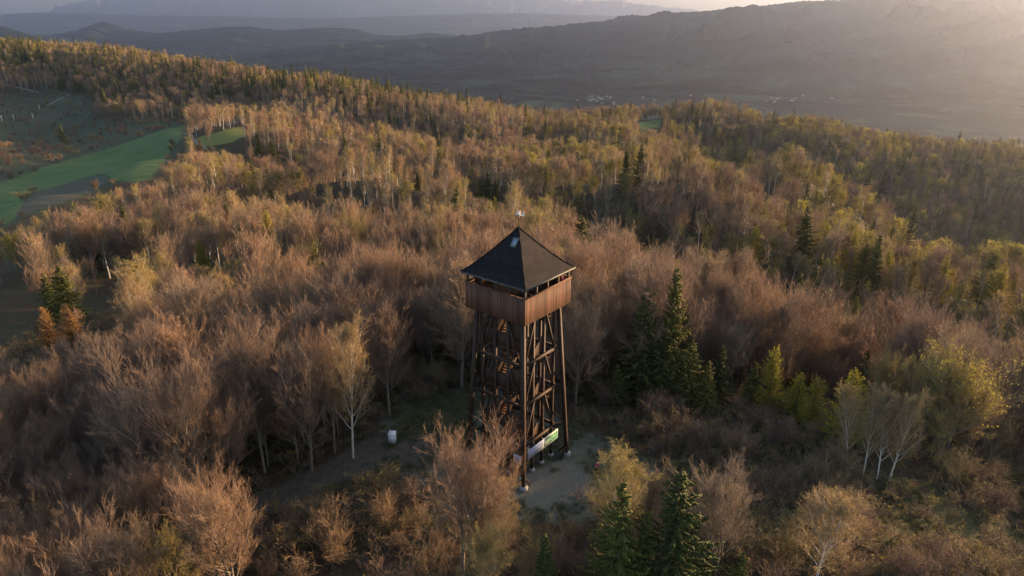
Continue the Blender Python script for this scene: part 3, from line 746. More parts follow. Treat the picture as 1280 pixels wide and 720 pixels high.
for k in range(4):
    a = [(-G, -G), (G, -G), (G, G), (-G, G)][k]; b_ = [(-G, -G), (G, -G), (G, G), (-G, G)][(k+1) % 4]
    a = np.array(a); b_ = np.array(b_); d = (b_-a)/np.linalg.norm(b_-a); n = 40; g = Geo(); nn = np.array([d[1], -d[0]])
    R = np.array([[d[0], nn[0], 0], [d[1], nn[1], 0], [0, 0, 1]])
    for i in range(n):
        p = a+(b_-a)*(i+.5)/n + nn*RS.uniform(-.006, .006); dz = RS.uniform(-.03, .03)
        g.box((p[0], p[1], 18.78), (2*G/n-.010, .04, 2.52+dz), R)
    par = part('parapet', g, M['boards'])
    hr = a+nn*0.0; part('handrail', Geo().bar((*(a-d*.06), 20.1), (*(b_+d*.06), 20.1), .16, .07), M['boards'], par)
    for z in (17.7, 19.75):
        i0 = a-nn*.08+d*.1; i1 = b_-nn*.08-d*.1; part('rail', Geo().bar((*i0, z), (*i1, z), .1, .12), M['wood'], par)
    for j in range(4):
        p = a+(b_-a)*(.03+.94*j/4)-nn*.16
        part('roof_post', Geo().bar((p[0], p[1], 18.9), (p[0], p[1], 21.25), .17), M['wood'])
# roof
E_ = 3.82
prof = [(1.0, 21.12), (.82, 21.68), (.6, 22.52), (.36, 23.55), (.15, 24.52), (0.0, 25.2)]
V, Fq, UV = [], [], []
me = bpy.data.meshes.new('roof'); bm = bmesh.new(); uvl = bm.loops.layers.uv.new('UVMap')
CR = [(-1, -1), (1, -1), (1, 1), (-1, 1)]
ringv = [[bm.verts.new((c[0]*E_*r, c[1]*E_*r, z)) for c in CR] for r, z in prof[:-1]]; top = bm.verts.new((0, 0, 25.2))
for k in range(4):
    vv = 0
    for i in range(len(prof)-1):
        r0, z0 = prof[i]; r1, z1 = prof[i+1]; sl = math.hypot((r0-r1)*E_, z1-z0)
        a, b_ = ringv[i][k], ringv[i][(k+1) % 4]
        if i < len(prof)-2: f = bm.faces.new((a, b_, ringv[i+1][(k+1) % 4], ringv[i+1][k])); uv = [(-r0*E_, vv), (r0*E_, vv), (r1*E_, vv+sl), (-r1*E_, vv+sl)]
        else: f = bm.faces.new((a, b_, top)); uv = [(-r0*E_, vv), (r0*E_, vv), (0, vv+sl)]
        for l, q in zip(f.loops, uv): l[uvl].uv = q
        vv += sl
# ceiling boards under the roof give it thickness
low = [bm.verts.new((c[0]*E_, c[1]*E_, 21.0)) for c in CR]; lt = bm.verts.new((0, 0, 24.8))
for k in range(4):
    bm.faces.new((ringv[0][(k+1) % 4], ringv[0][k], low[k], low[(k+1) % 4])); bm.faces.new((low[(k+1) % 4], low[k], lt))
bm.to_mesh(me); bm.free(); me.materials.append(M['shingle']); roof = link('roof', me, tower)
M['trim'] = plain('grey_metal_trim', (.07, .066, .064), .6, .15)
for k in range(4):
    c0, c1 = CR[k], CR[(k+1) % 4]; e = E_+.025
    part('eave_trim', Geo().bar((c0[0]*e, c0[1]*e, 21.07), (c1[0]*e, c1[1]*e, 21.07), .05, .16), M['trim'], roof)
    for i in range(len(prof)-1):
        r0, z0 = prof[i]; r1, z1 = prof[i+1]; r1 = max(r1, .01)
        part('ridge_cap', Geo().bar((c0[0]*E_*r0, c0[1]*E_*r0, z0+.02), (c0[0]*E_*r1, c0[1]*E_*r1, z1+.02), .13, .06), M['shingle'], roof)
# skylight on the shaded slope
r0, z0 = .36, 23.55; r1, z1 = .15, 24.52
sl = np.array([-(r1-r0)*E_*-1, 0, z1-z0]); sl = np.array([(r0-r1)*E_, 0, z1-z0]); sl /= np.linalg.norm(sl)
nn = np.array([-sl[2], 0, sl[0]]); ce = np.array([-.255*E_, -.36, 24.03])+nn*.06
R = np.stack([np.cross(sl, nn), sl, nn], 1)
f = Geo()
for s in (-1, 1):
    f.box(ce+R[:, 0]*s*.3, (.07, .95, .12), R); f.box(ce+R[:, 1]*s*.45, (.53, .07, .12), R)
sk = part('skylight', f, M['trim'], roof); part('pane', Geo().box(ce, (.54, .84, .06), R), M['glass'], sk)
# finial: rod, star and small vane plate
fn = part('finial', Geo().bar((0, 0, 25.0), (0, 0, 26.65), .05), M['wood'])
g = Geo(); Rm = np.array(Matrix.Rotation(radians(-51), 3, 'Z'))
for i in range(8):
    a = i*pi/4+.2; d = Rm @ np.array([cos(a), 0, sin(a)]); u = Rm @ np.array([-sin(a), 0, cos(a)]); L = .44 if i % 2 == 0 else .36; nv = Rm @ np.array([0, 1., 0])
    c = np.array([0, 0, 26.45]); g.add([c+u*.07, c-u*.07, c+nv*.05, c-nv*.05, c+d*L], T=[[0, 2, 4], [2, 1, 4], [1, 3, 4], [3, 0, 4]])
part('star', g, M['white'], fn)
c = np.array([0, 0, 26.42])+Rm @ np.array([.42, 0, 0]); g = Geo(); n = 10
v = [c+Rm @ np.array([.11*cos(i*2*pi/n), y, .2*sin(i*2*pi/n)]) for y in (-.03, .03) for i in range(n)]
g.add(v, T=[[0, i, i+1] for i in range(1, n-1)]+[[n, n+i+1, n+i] for i in range(1, n-1)], Q=[[i, (i+1) % n, n+(i+1) % n, n+i] for i in range(n)])
part('vane_plate', g, M['white'], fn); part('vane_arm', Geo().bar((0, 0, 26.42), c, .03), M['metal'], fn)

# banners on the tower
TM = Matrix.Translation((TX, TY, 0)) @ Matrix.Rotation(radians(51), 4, 'Z')
def glyphs(g, x0, x1, z, h, rng, y=-.022, thick=.01):
    """a line of small unreadable letter shapes"""
    x = x0
    while x < x1-h*.5:
        w = h*(.45+.35*rng.rand()); k = rng.randint(4)
        st = h*.17
        g.box((x+st/2, y, z+h/2), (st, thick, h))
        if k != 0: g.box((x+w/2+st*.5, y, z+h-st/2 if k != 3 else z+h/2), (w-st*1.05, thick, st))
        if k in (1, 2): g.box((x+w/2+st*.5, y, z+st/2), (w-st*1.05, thick, st))
        if k == 2: g.box((x+w-st/2+st*.52, y, z+h/2), (st, thick, h-2.1*st))
        x += w+h*.28
        if rng.rand() < .12: x += h*.4
M['ban_white'] = plain('banner_pale_cloth', (.36, .39, .46), .7, .05); M['ban_green'] = plain('banner_green_print', (.025, .19, .07), .7, .08)
M['ban_lightgreen'] = plain('banner_pale_green_print', (.28, .38, .29), .7, .05); M['ink_blue'] = plain('blue_print', (.09, .13, .33), .7, .05)
M['ink_dark'] = plain('dark_print', (.05, .06, .1), .7, .05); M['ink_pale'] = plain('pale_print', (.32, .42, .33), .7, .05); M['ink_green'] = plain('dark_green_print', (.01, .12, .05), .7, .05)
bn = bpy.data.objects.new('banner', None); C.objects.link(bn); setp(bn, 'long pale and green banner hung under the lowest beam on the sunlit side', 'banner')
bn.matrix_world = TM @ Matrix.Translation((0, -3.28, 2.75))
rg = np.random.RandomState(9)
sheet = part('sheet', Geo().box((-.02, 0, .45), (5.0, .03, 1.1)), M['ban_white'], bn)
gp = part('green_panel', Geo().box((1.3, -.018, .33), (2.3, .012, .72)), M['ban_green'], bn)
part('pale_panel', Geo().box((1.3, -.018, .85), (2.3, .012, .26)), M['ban_lightgreen'], bn)
g = Geo(); glyphs(g, .3, 2.4, .1, .46, rg, -.03); part('lettering', g, M['ink_pale'], bn)
g = Geo(); glyphs(g, .85, 2.35, .62, .2, rg, -.03); part('lettering', g, M['ink_green'], bn)
g = Geo(); glyphs(g, -2.3, 0., .62, .16, rg, -.024); glyphs(g, -1.9, .05, .36, .15, rg, -.024); part('lettering', g, M['ink_blue'], bn)
g = Geo(); glyphs(g, -2.3, -.2, .1, .12, rg, -.024); part('lettering', g, M['ink_dark'], bn)
for x in (-2.3, 0, 2.2): part('hanger', Geo().bar((x, 0, .98), (x, .25, 1.15), .025), M['metal'], bn)
b2 = bpy.data.objects.new('sign', None); C.objects.link(b2); setp(b2, 'small white board fixed on the shaded side of the tower beside the long banner', 'sign')
b2.matrix_world = TM @ Matrix.Translation((-3.0, -2.35, 2.1)) @ Matrix.Rotation(-pi/2, 4, 'Z')
part('board', Geo().box((0, 0, .5), (.95, .03, .95)), M['ban_white'], b2)
g = Geo(); glyphs(g, -.38, .38, .7, .1, rg, -.022); glyphs(g, -.38, .3, .5, .08, rg, -.022); part('lettering', g, M['ink_blue'], b2)
for x in (-.35, .35): part('bracket', Geo().bar((x, .02, .5), (x, .42, .5), .05), M['wood'], b2)

# white box on legs by the path
x, y, z = at(491, 556)
wb = bpy.data.objects.new('white_cabinet', None); C.objects.link(wb); wb.location = (x, y, z); wb.rotation_euler = (0, 0, radians(-12))
setp(wb, 'upright white cabinet with sloping lid standing at the dirt path by the wood edge', 'cabinet')
g = Geo(); w, d, h = .74, .5, 1.0
g.add([(-w/2, -d/2, .3), (w/2, -d/2, .3), (w/2, d/2, .3), (-w/2, d/2, .3), (-w/2, -d/2, 1.28), (w/2, -d/2, 1.28), (w/2, d/2, 1.5), (-w/2, d/2, 1.5)], Q=[[0, 3, 2, 1], [4, 5, 6, 7], [0, 1, 5, 4], [1, 2, 6, 5], [2, 3, 7, 6], [3, 0, 4, 7]])
part('body', g, M['white'], wb)
g = Geo(); g.add([(sx*(w/2+.04), yy, zz+o) for o in (.012, .06) for sx, yy, zz in ((-1, -d/2-.05, 1.26), (1, -d/2-.05, 1.26), (1, d/2+.04, 1.52), (-1, d/2+.04, 1.52))], Q=[[0, 3, 2, 1], [4, 5, 6, 7], [0, 1, 5, 4], [1, 2, 6, 5], [2, 3, 7, 6], [3, 0, 4, 7]])
part('lid', g, M['white'], wb)
part('door', Geo().box((0, -d/2-.012, .78), (.6, .02, .84)), M['white'], wb)
for sx in (-1, 1):
    for sy in (-1, 1): part('leg', Geo().bar((sx*.3, sy*.19, -.08), (sx*.3, sy*.19, .3), .07), M['bark_dark'], wb)

# ------------------------------------------------------------------ people
def skinmesh(name, pts, edges, rad, mat, root=0, sub=1):
    me = bpy.data.meshes.new(name); me.from_pydata(pts, edges, []); me.materials.append(mat)
    o = bpy.data.objects.new(name, me); C.objects.link(o)
    sk = o.modifiers.new('skin', 'SKIN'); sk.use_smooth_shade = True; me.skin_vertices[0].data
    for i, r in enumerate(rad): me.skin_vertices[0].data[i].radius = (r, r) if np.isscalar(r) else r
    me.skin_vertices[0].data[root].use_root = True
    ss = o.modifiers.new('sub', 'SUBSURF'); ss.levels = sub; ss.render_levels = sub
    dg = bpy.context.evaluated_depsgraph_get(); ev = o.evaluated_get(dg); nm = bpy.data.meshes.new_from_object(ev)
    nm.name = name; bpy.data.objects.remove(o)
    return nm
M['skin'] = plain('skin', (.5, .3, .22), .6, .05)
def person(loc, rot, label, jacket, trousers, hair, arms='down', z=None):
    r = bpy.data.objects.new('person', None); C.objects.link(r); r.location = loc; r.rotation_euler = (0, 0, rot); setp(r, label, 'person')
    P = [(0, 0, .95), (0, 0, 1.12), (0, 0, 1.33), (0, 0, 1.46), (0, -.01, 1.54), (0, -.02, 1.63), (0, -.02, 1.73)]; Rd = [.14, .135, .15, .1, .052, .085, .075]
    E = [(i, i+1) for i in range(6)]
    for s in (-1, 1):
        n = len(P)
        P += [(s*.1, 0, .86), (s*.105, -.02, .5), (s*.11, .01, .1), (s*.115, -.13, .04)]; Rd += [.095, .06, .042, .036]; E += [(0, n), (n, n+1), (n+1, n+2), (n+2, n+3)]
        n = len(P)
        if arms == 'down': aa = [(s*.18, 0, 1.42), (s*.235, .0, 1.13), (s*.24, -.07, .88), (s*.24, -.09, .8)]
        else: aa = [(s*.18, 0, 1.42), (s*.24, -.1, 1.17), (s*.14, -.33, 1.24), (s*.11, -.41, 1.25)]
        P += aa; Rd += [.062, .046, .033, .036]; E += [(3, n), (n, n+1), (n+1, n+2), (n+2, n+3)]
        h = n+3; hp = np.array(aa[3]); dr = hp-np.array(aa[2]); dr = dr/np.linalg.norm(dr); sd_ = np.cross(dr, [s*1., 0, 0]); sd_ = sd_/np.linalg.norm(sd_)
        for j, (o, L) in enumerate(((-.03, .075), (-.01, .088), (.01, .084), (.028, .066))):
            m_ = len(P); a = hp+sd_*o+dr*.04; b_ = a+dr*L*.6; c_ = b_+dr*L*.35+np.array([-s*.018, 0, 0])
            P += [tuple(a), tuple(b_), tuple(c_)]; Rd += [.011, .009, .007]; E += [(h, m_), (m_, m_+1), (m_+1, m_+2)]
        m_ = len(P); a = hp-sd_*.04+dr*.01; P += [tuple(a), tuple(a+dr*.04-sd_*.02)]; Rd += [.012, .009]; E += [(h, m_), (m_, m_+1)]
    link('body', skinmesh('body', P, E, Rd, M['skin']), r)
    jp = P[:4]; n = 4; je = [(0, 1), (1, 2), (2, 3)]; jr = [.175, .17, .185, .125]; jp = [(0, 0, .84)]+P[1:4]
    for s, o in ((-1, 11), (1, 11+4+14+4)):
        pass
    ai = [i for i, p in enumerate(P) if abs(abs(p[0])-.18) < 1e-6 and abs(p[2]-1.42) < 1e-6]
    for i in ai:
        q = len(jp); jp += [P[i], P[i+1], tuple(np.array(P[i+2])*.9+np.array(P[i+1])*.1)]; jr += [.088, .066, .052]; je += [(3, q), (q, q+1), (q+1, q+2)]
    link('jacket', skinmesh('jacket', jp, je, jr, jacket), r)
    tp = [(0, 0, .97)]; te = []; tr = [.155]
    for s in (-1, 1):
        q = len(tp); tp += [(s*.1, 0, .84), (s*.105, -.02, .5), (s*.11, .01, .14)]; tr += [.108, .078, .06]; te += [(0, q), (q, q+1), (q+1, q+2)]
    link('trousers', skinmesh('trousers', tp, te, tr, trousers), r)
    g = bmesh.new(); bmesh.ops.create_uvsphere(g, u_segments=14, v_segments=9, radius=.108)
    for v in g.verts:
        v.co.z *= 1.05; v.co.y = v.co.y+.022
        if v.co.y < -.03 and v.co.z < .05: v.co.y = -.03+.0*v.co.y
    me = bpy.data.meshes.new('hair'); g.to_mesh(me); g.free(); me.materials.append(hair); link('hair', me, r, (0, .0, 1.715))
    f = Geo(); f.box((0, -.108, 1.66), (.022, .035, .04)); link('nose', f.mesh('nose', M['skin']), r)
    for s in (-1, 1):
        link('eye', Geo().box((s*.032, -.098, 1.69), (.02, .012, .012)).mesh('eye', M['ink_dark']), r)
        link('shoe', Geo().box((s*.113, -.05, .045), (.095, .27, .09)).mesh('shoe', M['ink_dark']), r)
    link('mouth', Geo().box((0, -.1, 1.615), (.04, .012, .01)).mesh('mouth', plain('lips', (.35, .12, .1))), r)
    return r
cl = lambda n, c: plain(n, c, .85, .1)
p = TM @ Vector((2.75, -3.05, 18.88)); person(p, radians(51+8), 'person in a dark red jacket leaning on the gallery parapet under the roof', cl('dark_red_cloth', (.16, .02, .04)), cl('dark_cloth', (.03, .03, .035)), M['bark_dark'], 'fwd')
p = TM @ Vector((3.15, -2.2, 18.88)); person(p, radians(51+70), 'person in a pale jacket standing at the corner of the gallery parapet', cl('pale_cloth', (.5, .42, .4)), cl('navy_cloth', (.03, .035, .06)), M['bark_dark'], 'down')
x, y, z = at(746, 594); person((x, y, z), radians(200), 'person in pink and black outdoor jacket standing on the yard behind the low birch', cl('pink_cloth', (.4, .09, .14)), cl('black_cloth', (.02, .02, .024)), M['bark_dark'], 'down')

# thin white posts and the village far below
pg = Geo(); pg.bar((0, 0, -.4), (0, 0, 5.5), .3); pg = pg.mesh('pole', M['white']); ca = Geo().box((0, 0, 5.3), (1.5, .14, .18)).mesh('crossarm', M['white'])
for i, (px, py) in enumerate(((3, 152), (18, 151), (42, 149), (50, 138))):
    x, y, z = at(px, py); o = bpy.data.objects.new('utility_pole', None); C.objects.link(o); o.location = (x, y, z)
    setp(o, ('pale utility pole nearest the picture edge on the dim pasture', 'second pale utility pole from the picture edge on the dim pasture', 'pale utility pole with white foot in the middle of the dim pasture', 'highest pale utility pole on the dim pasture slope under the wood')[i], 'pole', 'utility poles on the pasture')
    link('pole', pg, o); link('crossarm', ca, o)
M['house_wall'] = twig_mat('house_render', [(0, (.3, .28, .25)), (.5, (.42, .4, .37)), (1, (.34, .27, .2))]); M['house_roof'] = twig_mat('house_roofs', [(0, (.2, .07, .05)), (.5, (.12, .1, .1)), (1, (.3, .28, .27))])
hw = Geo().box((0, 0, 2.4), (11, 9, 6)).mesh('wall', M['house_wall'])
hr = Geo(); hr.add([(-6, -5.2, 5.1), (6, -5.2, 5.1), (6, 5.2, 5.1), (-6, 5.2, 5.1), (-6, 0, 9), (6, 0, 9)], T=[[0, 4, 3], [1, 2, 5]], Q=[[0, 1, 5, 4], [2, 3, 4, 5], [0, 3, 2, 1]]); hr = hr.mesh('roof', M['house_roof'])
rg = np.random.RandomState(21)
def village(cx, cy, sx, sy, n, label, group):
    for i in range(n):
        px = cx+rg.randn()*sx; py = cy+rg.randn()*sy; dx, dy, dz = ray(px, min(py, 138)); 
        D = (-CAM_H-398)/dz*dy; x = dx/dy*D; z = gz(x, D)
        hit = o_bvh[0].ray_cast(Vector((0, 0, CAM_H)), Vector((dx, dy, dz)).normalized())[0]
        if hit is not None and hit.y < D: x, D, z = hit.x, hit.y, hit.z
        o = bpy.data.objects.new('house', None); C.objects.link(o); o.location = (x, D, z); o.rotation_euler = (0, 0, rg.rand()*6.28); s = .7+.7*rg.rand(); o.scale = (s, s, s)
        setp(o, label, 'house', group); link('wall', hw, o); link('roof', hr, o)
village(742, 126, 16, 4, 26, 'tiny pale house in the valley village beyond the near wooded ridge', 'valley village beyond the near ridge')
village(982, 127, 14, 4, 20, 'tiny pale house in the village at the foot of the big blue mountain', 'village at the foot of the mountain')
village(860, 126, 70, 4, 10, 'tiny pale house scattered along the valley floor between the two villages', 'scattered valley houses')

# ------------------------------------------------------------------ trees the photograph singles out
H = hero
H('beech', 236, 645, 452, 'broad fan-shaped bare brown tree standing in the shaded wood below the dirt path', var=4, wide=1.1)
H('beech', 376, 592, 425, 'pale bare tree with two straight trunks at the bend of the dirt path', var=1, wide=.95)
H('birch', 430, 575, 398, 'slender whitish bare birch rising beside the path just short of the white cabinet', var=2, wide=.8)
H('beech', 480, 520, 372, 'dark-stemmed bare tree at the wood edge just behind the white cabinet', var=3)
H('beech', 575, 725, 532, 'low golden-brown bare tree before the tower, hiding its shaded foot', var=2, wide=1.25)
H('birch', 618, 720, 600, 'small bushy pale birch close under the tower corner', var=1, wide=1.2)
H('birch', 764, 705, 568, 'bushy golden birch in front of the yard, above the dark spruce tips', var=3, wide=1.1)
H('spruce', 776, 775, 603, 'dark spruce with the golden birch directly behind its tip', var=0)
H('spruce', 806, 770, 640, 'small spruce squeezed between the two taller spruces below the yard', var=2)
H('spruce', 845, 770, 592, 'full green spruce standing apart on the far side of the golden birch', var=1, wide=1.1)
H('spruce', 680, 790, 668, 'small yellowish spruce tip at the lower frame edge below the tower corner', var=2)
H('spruce', 925, 780, 690, 'small spruce tip at the lower frame edge below the bare grey tree', var=0)
H('green', 605, 770, 650, 'low yellow-green leafing tree at the lower frame edge below the golden-brown tree', var=1)
H('beech', 905, 735, 588, 'grey bare spreading tree among the shrubs between spruce and pale birch', var=5, wide=1.1)
H('birch', 1036, 740, 603, 'pale yellow dome-shaped birch among the shrubs near the grassy track', var=1, wide=1.35)
H('green', 206, 780, 662, 'grey-green leafing round tree at the lower edge of the shaded wood', var=0, wide=1.2)
H('birch', 1072, 590, 480, 'white birch leaning most of the slope group, standing first of four', var=0, tilt=.0, wide=.8)
H('birch', 1094, 596, 486, 'white birch second in the leaning slope group, beside the golden larch', var=2, wide=.8)
H('birch', 1112, 602, 492, 'white birch third in the leaning slope group, with bare pinkish crown', var=0, wide=.9)
H('birch', 1128, 604, 488, 'white birch at the outer end of the slope group towards the olive tree', var=2, wide=.85)
H('larch', 1062, 562, 462, 'golden yellow narrow larch beside the white leaning birches', var=1, wide=1.25)
H('green', 1106, 545, 436, 'pale lime leafing tree rising behind the white leaning birches', var=1, wide=.9)
H('lime', 1196, 588, 430, 'big airy olive-yellow tree standing beyond the white birches', var=0, wide=1.2)
H('lime', 1165, 575, 446, 'slimmer olive-yellow tree touching the big airy olive tree', var=1, wide=.9)
H('larch', 966, 522, 434, 'tallest of three yellow-green larches below the brown wood', var=0, wide=1.2)
H('larch', 998, 530, 466, 'middle yellow-green larch of three, with dark spruces behind', var=1, wide=1.2)
H('larch', 1018, 538, 472, 'outer yellow-green larch of three, nearest the golden larch', var=2, wide=1.2)
H('spruce', 841, 506, 336, 'tallest dark spruce of the clump beyond the sunlit side of the tower', var=2, wide=.85)
H('spruce', 806, 500, 360, 'second tallest dark spruce of the clump, on its side nearest the tower', var=2, wide=1.3)
H('spruce', 826, 508, 395, 'middle spruce of the clump, half hidden between the two tallest', var=1, wide=1.1)
H('spruce', 862, 514, 425, 'shorter spruce at the outer side of the dark clump', var=0, wide=1.1)
H('spruce', 884, 520, 452, 'low spruce trailing the dark clump towards the larches', var=3, wide=1.1)
H('spruce', 900, 512, 432, 'slim spruce standing between the dark clump and the larches', var=2, wide=1.1)
H('spruce', 770, 505, 455, 'small dark spruce in the gap between tower and spruce clump', var=1, wide=1.3)
H('spruce', 742, 500, 462, 'low dark spruce closest to the tower on its sunlit side', var=3, wide=1.4)
H('spruce', 1079, 520, 438, 'narrow dark spruce behind the golden larch', var=2)
H('spruce', 940, 516, 455, 'dark spruce just behind the tallest yellow-green larch', var=0, wide=1.1)
H('spruce', 80, 408, 334, 'lone dark green spruce on the open slope beside orange larches', var=1, wide=1.5)
H('orange_larch', 56, 438, 384, 'smaller orange larch at the foot of the lone dark spruce', var=0, wide=1.3)
H('orange_larch', 87, 440, 380, 'taller orange larch directly in front of the lone dark spruce', var=1, wide=1.3)
H('larch', 251, 352, 298, 'bright yellow leafing tree alone among the bare brown trees', var=1, wide=1.1)
H('spruce', 610, 256, 214, 'tallest spruce of the small dark group in the brown slope above the roof', var=0, wide=1.1)
H('spruce', 600, 258, 222, 'spruce at the near side of the small dark group above the roof', var=2, wide=1.2)
H('spruce', 620, 259, 226, 'spruce at the far side of the small dark group above the roof', var=1, wide=1.2)
H('spruce', 77, 180, 156, 'lone dark conifer standing in the dim green pasture', var=2, wide=1.2)
H('spruce', 322, 192, 164, 'taller of the dark spruce pair near the sunny clearing', var=1, wide=1.2)
H('spruce', 340, 199, 174, 'shorter of the dark spruce pair near the sunny clearing', var=0, wide=1.2)
H('spruce', 522, 241, 216, 'single dark spruce alone in the brown slope', var=2, wide=1.2)
H('beech', 160, 345, 262, 'wide rounded bare tree with dense brown crown below the ploughed strip', var=4, wide=1.2)
H('beech', 105, 350, 265, 'round-crowned bare brown tree second from the meadow corner', var=2, wide=1.15)
H('orange_larch', 250, 190, 172, 'small orange larch by the corner of the sunny clearing', var=0, wide=1.2)
# ------------------------------------------------------------------ scatter
def clump(x, y, wl, seed):
    r = np.random.RandomState(seed); o = 0
    for k in range(6):
        th = r.rand()*6.28; w = wl*(.6+.9*r.rand()); o = o+np.sin((x*cos(th)+y*sin(th))*6.28/w+r.rand()*6.28)
    return o/6
pts = []
def band(y0, y1, s):
    ys = np.arange(y0, y1, s*.87)
    for i, y in enumerate(ys):
        w = .86*y+30; xs = np.arange(-w, w+.35*y*(y < 300), s)+(s/2 if i % 2 else 0)
        pts.append(np.stack([xs+RS.uniform(-.42, .42, len(xs))*s, y+RS.uniform(-.42, .42, len(xs))*s], 1))
band(20, 100, 3.6); band(100, 240, 5.2); band(240, 480, 6.3); band(480, 1160, 7.2)
PT = np.concatenate(pts); px_, py_ = PT[:, 0], PT[:, 1]; pz_ = ground(px_, py_)
ix, iy = proj(px_, py_, pz_); D = np.hypot(px_, py_)
# hide what lies behind the terrain
az = np.clip(((np.arctan2(px_, py_)+1.2)/2.4*600).astype(int), 0, 599)
order = np.argsort(D); hor = np.full(600, -9.); vis = np.ones(len(PT), bool)
for i in order:
    e0 = (pz_[i]+2-CAM_H)/D[i]; e1 = (pz_[i]+13-CAM_H)/D[i]
    if e1 < hor[az[i]]: vis[i] = False
    hor[az[i]] = max(hor[az[i]], e0)
open_ = anyp(ix, iy, P_OPEN) | anyp(ix, iy, P_YARD) | anyp(ix, iy, P_PATH) | anyp(ix, iy, P_TRACK) | anyp(ix, iy, P_GREEN)
for hx, hy, hr_ in HERO: open_ |= (np.hypot(px_-hx, py_-hy) < hr_*.75)
open_ |= np.hypot(px_-TX, py_-TY) < 7.5
xw, yw, _ = at(491, 556); open_ |= np.hypot(px_-xw, py_-yw) < 2.5
# a clear view down to the cabinet, the path and the yard
open_ |= inpoly(ix, iy, [(440, 555), (530, 545), (560, 600), (450, 640)]) & False
R1, R2 = RS.rand(len(PT)), RS.rand(len(PT)); c1 = clump(px_, py_, 60, 1); c2 = clump(px_, py_, 140, 2); c3 = clump(px_, py_, 25, 3)
kind = np.full(len(PT), 'beech', dtype='<U12'); hgt = np.clip(1+.22*RS.randn(len(PT))+.16*c3, .55, 1.5)
near_shrub = ((iy > 505) & (ix > 715) & (ix < 1045)) | ((iy > 588) & (ix >= 430)) | ((iy > 640) & (ix > 300) & (ix <= 470)) | ((iy > 600) & (ix > 1045)) | ((iy > 470) & (iy < 560) & (ix > 470) & (ix < 560))
mid = (D > 95)
p_sp = np.where(mid, .008+.03*np.clip(c1*4-1, 0, 1), .0); p_bi = np.where(mid, .36+.4*np.clip(c2*2+c3, -.5, 1), .08); p_gr = np.where(mid, .06+.1*np.clip(-c2*2, 0, 1), .02)
crest = mid & (iy < 118+np.clip(ix-150, 0, 500)*.06) & (ix > 190) & (ix < 640)
p_sp = np.where(crest, .1+.75*np.clip(c3*3, 0, 1), p_sp); p_gr = np.where(crest, .12, p_gr)
ul = (iy < 92) & (ix < 240); p_sp = np.where(ul, np.where(ix < 60, .45, .12), p_sp); p_gr = np.where(ul, .4, p_gr); p_bi = np.where(ul, .15, p_bi)
dk = (iy > 88) & (iy < 135) & (ix > 60) & (ix < 330) & mid; p_sp = np.where(dk, .3+.6*c3, p_sp); p_bi = np.where(dk, .05, p_bi)
rt = mid & (ix > 660); p_gr = np.where(rt, .34+.3*np.clip(c1*2, -.6, 1), p_gr); p_sp = np.where(rt, .012+.12*np.clip(c1*4-1.2, 0, 1), p_sp); p_bi = np.where(rt, .26+.3*c2, p_bi)
rr = mid & (D > 440) & (ix > 820); p_gr = np.where(rr, .5+.4*c1, p_gr); p_bi = np.where(rr, .12, p_bi); p_sp = np.where(rr, .04, p_sp)
lowr = mid & (ix > 980) & (iy > 255) & (iy < 420) & (D < 420) & (D > 120); p_sp = np.where(lowr, .02+.07*np.clip(c1*3, 0, 1), p_sp); p_gr = np.where(lowr, .55, p_gr); p_bi = np.where(lowr, .1, p_bi)
behind = (D > 68) & (D < 130) & (ix > 330) & (ix < 1100); p_sp = np.where(behind, .006, p_sp); p_gr = np.where(behind, .02, p_gr); p_bi = np.where(behind, .08, p_bi); p_bi = np.where((ix > 500) & (ix < 820) & (D < 80), 0, p_bi)
kind = np.where(R1 < p_sp, 'spruce', np.where(R1 < p_sp+p_gr, 'green', np.where(R1 < p_sp+p_gr+p_bi, 'birch', kind)))
kind = np.where((kind == 'green') & (R2 < np.where(lowr, .45, .22)), 'larch', kind)
kind = np.where(near_shrub & (D < 95), 'shrub', kind)
BASEH = {'beech': 12.6, 'birch': 12.0, 'spruce': 14.5, 'larch': 11.5, 'green': 11.5, 'shrub': 3.1}
hh = np.array([BASEH[k] for k in kind])*hgt
hh = np.where(kind == 'spruce', hh*np.where(mid, 1.12, .8), hh)
# shrubs scattered over the open pasture
keep = vis & ~open_
past = vis & inpoly(ix, iy, P_OPEN[0]) & ~anyp(ix, iy, P_GREEN+P_FIELD) & (R2 < .22+.6*np.clip(c3*2, 0, 1)); kind = np.where(past, 'shrub', kind); hh = np.where(past, 2.2+3.2*R1, hh); keep |= past
thin = (near_shrub & (D < 95) & (R2 < .12)) | (anyp(ix, iy, P_GRASSY) & (R2 < .8)); keep &= ~thin
hh = np.where((ix < 450) & (D < 60), np.minimum(hh, 12.0), hh)
for f in (0, .5, .8, 1.):      # nothing tall may grow where the photograph looks onto open ground
    ax, ay = proj(px_, py_, pz_+hh*f); tall = (kind != 'shrub')
    keep &= ~(tall & (anyp(ax, ay, P_GREEN+P_CLEAR+P_FIELD) | (inpoly(ax, ay, P_OPEN[0]) & (D > 140)) | anyp(ax, ay, P_OPEN[1:3]) | (anyp(ax, ay, P_YARD) & (ay > 520))))
for hx, hb, ht, hy in VIEW:      # and nothing tall hides a tree that the photograph shows free-standing
    w = np.clip((hb-ht)*.2, 5, 30); lim = ht+(hb-ht)*(.62 if hb < 700 else .45)
    for f in (.45, .7, .9, 1.):
        for sgn in (-1, 0, 1):
            ax, ay = proj(px_+sgn*hh*.2, py_, pz_+hh*f)
            keep &= ~((kind != 'shrub') & (py_ < hy-.5) & (py_ > 15) & (np.abs(ax-hx) < w) & (ay > ht-2) & (ay < lim))
ix2, iy2 = proj(px_, py_, pz_+hh)
inframe = (ix > -25) & (ix < 1305) & (iy2 < 735)
keep &= (D > 27) & ((ix > -260) & (ix < 1700))
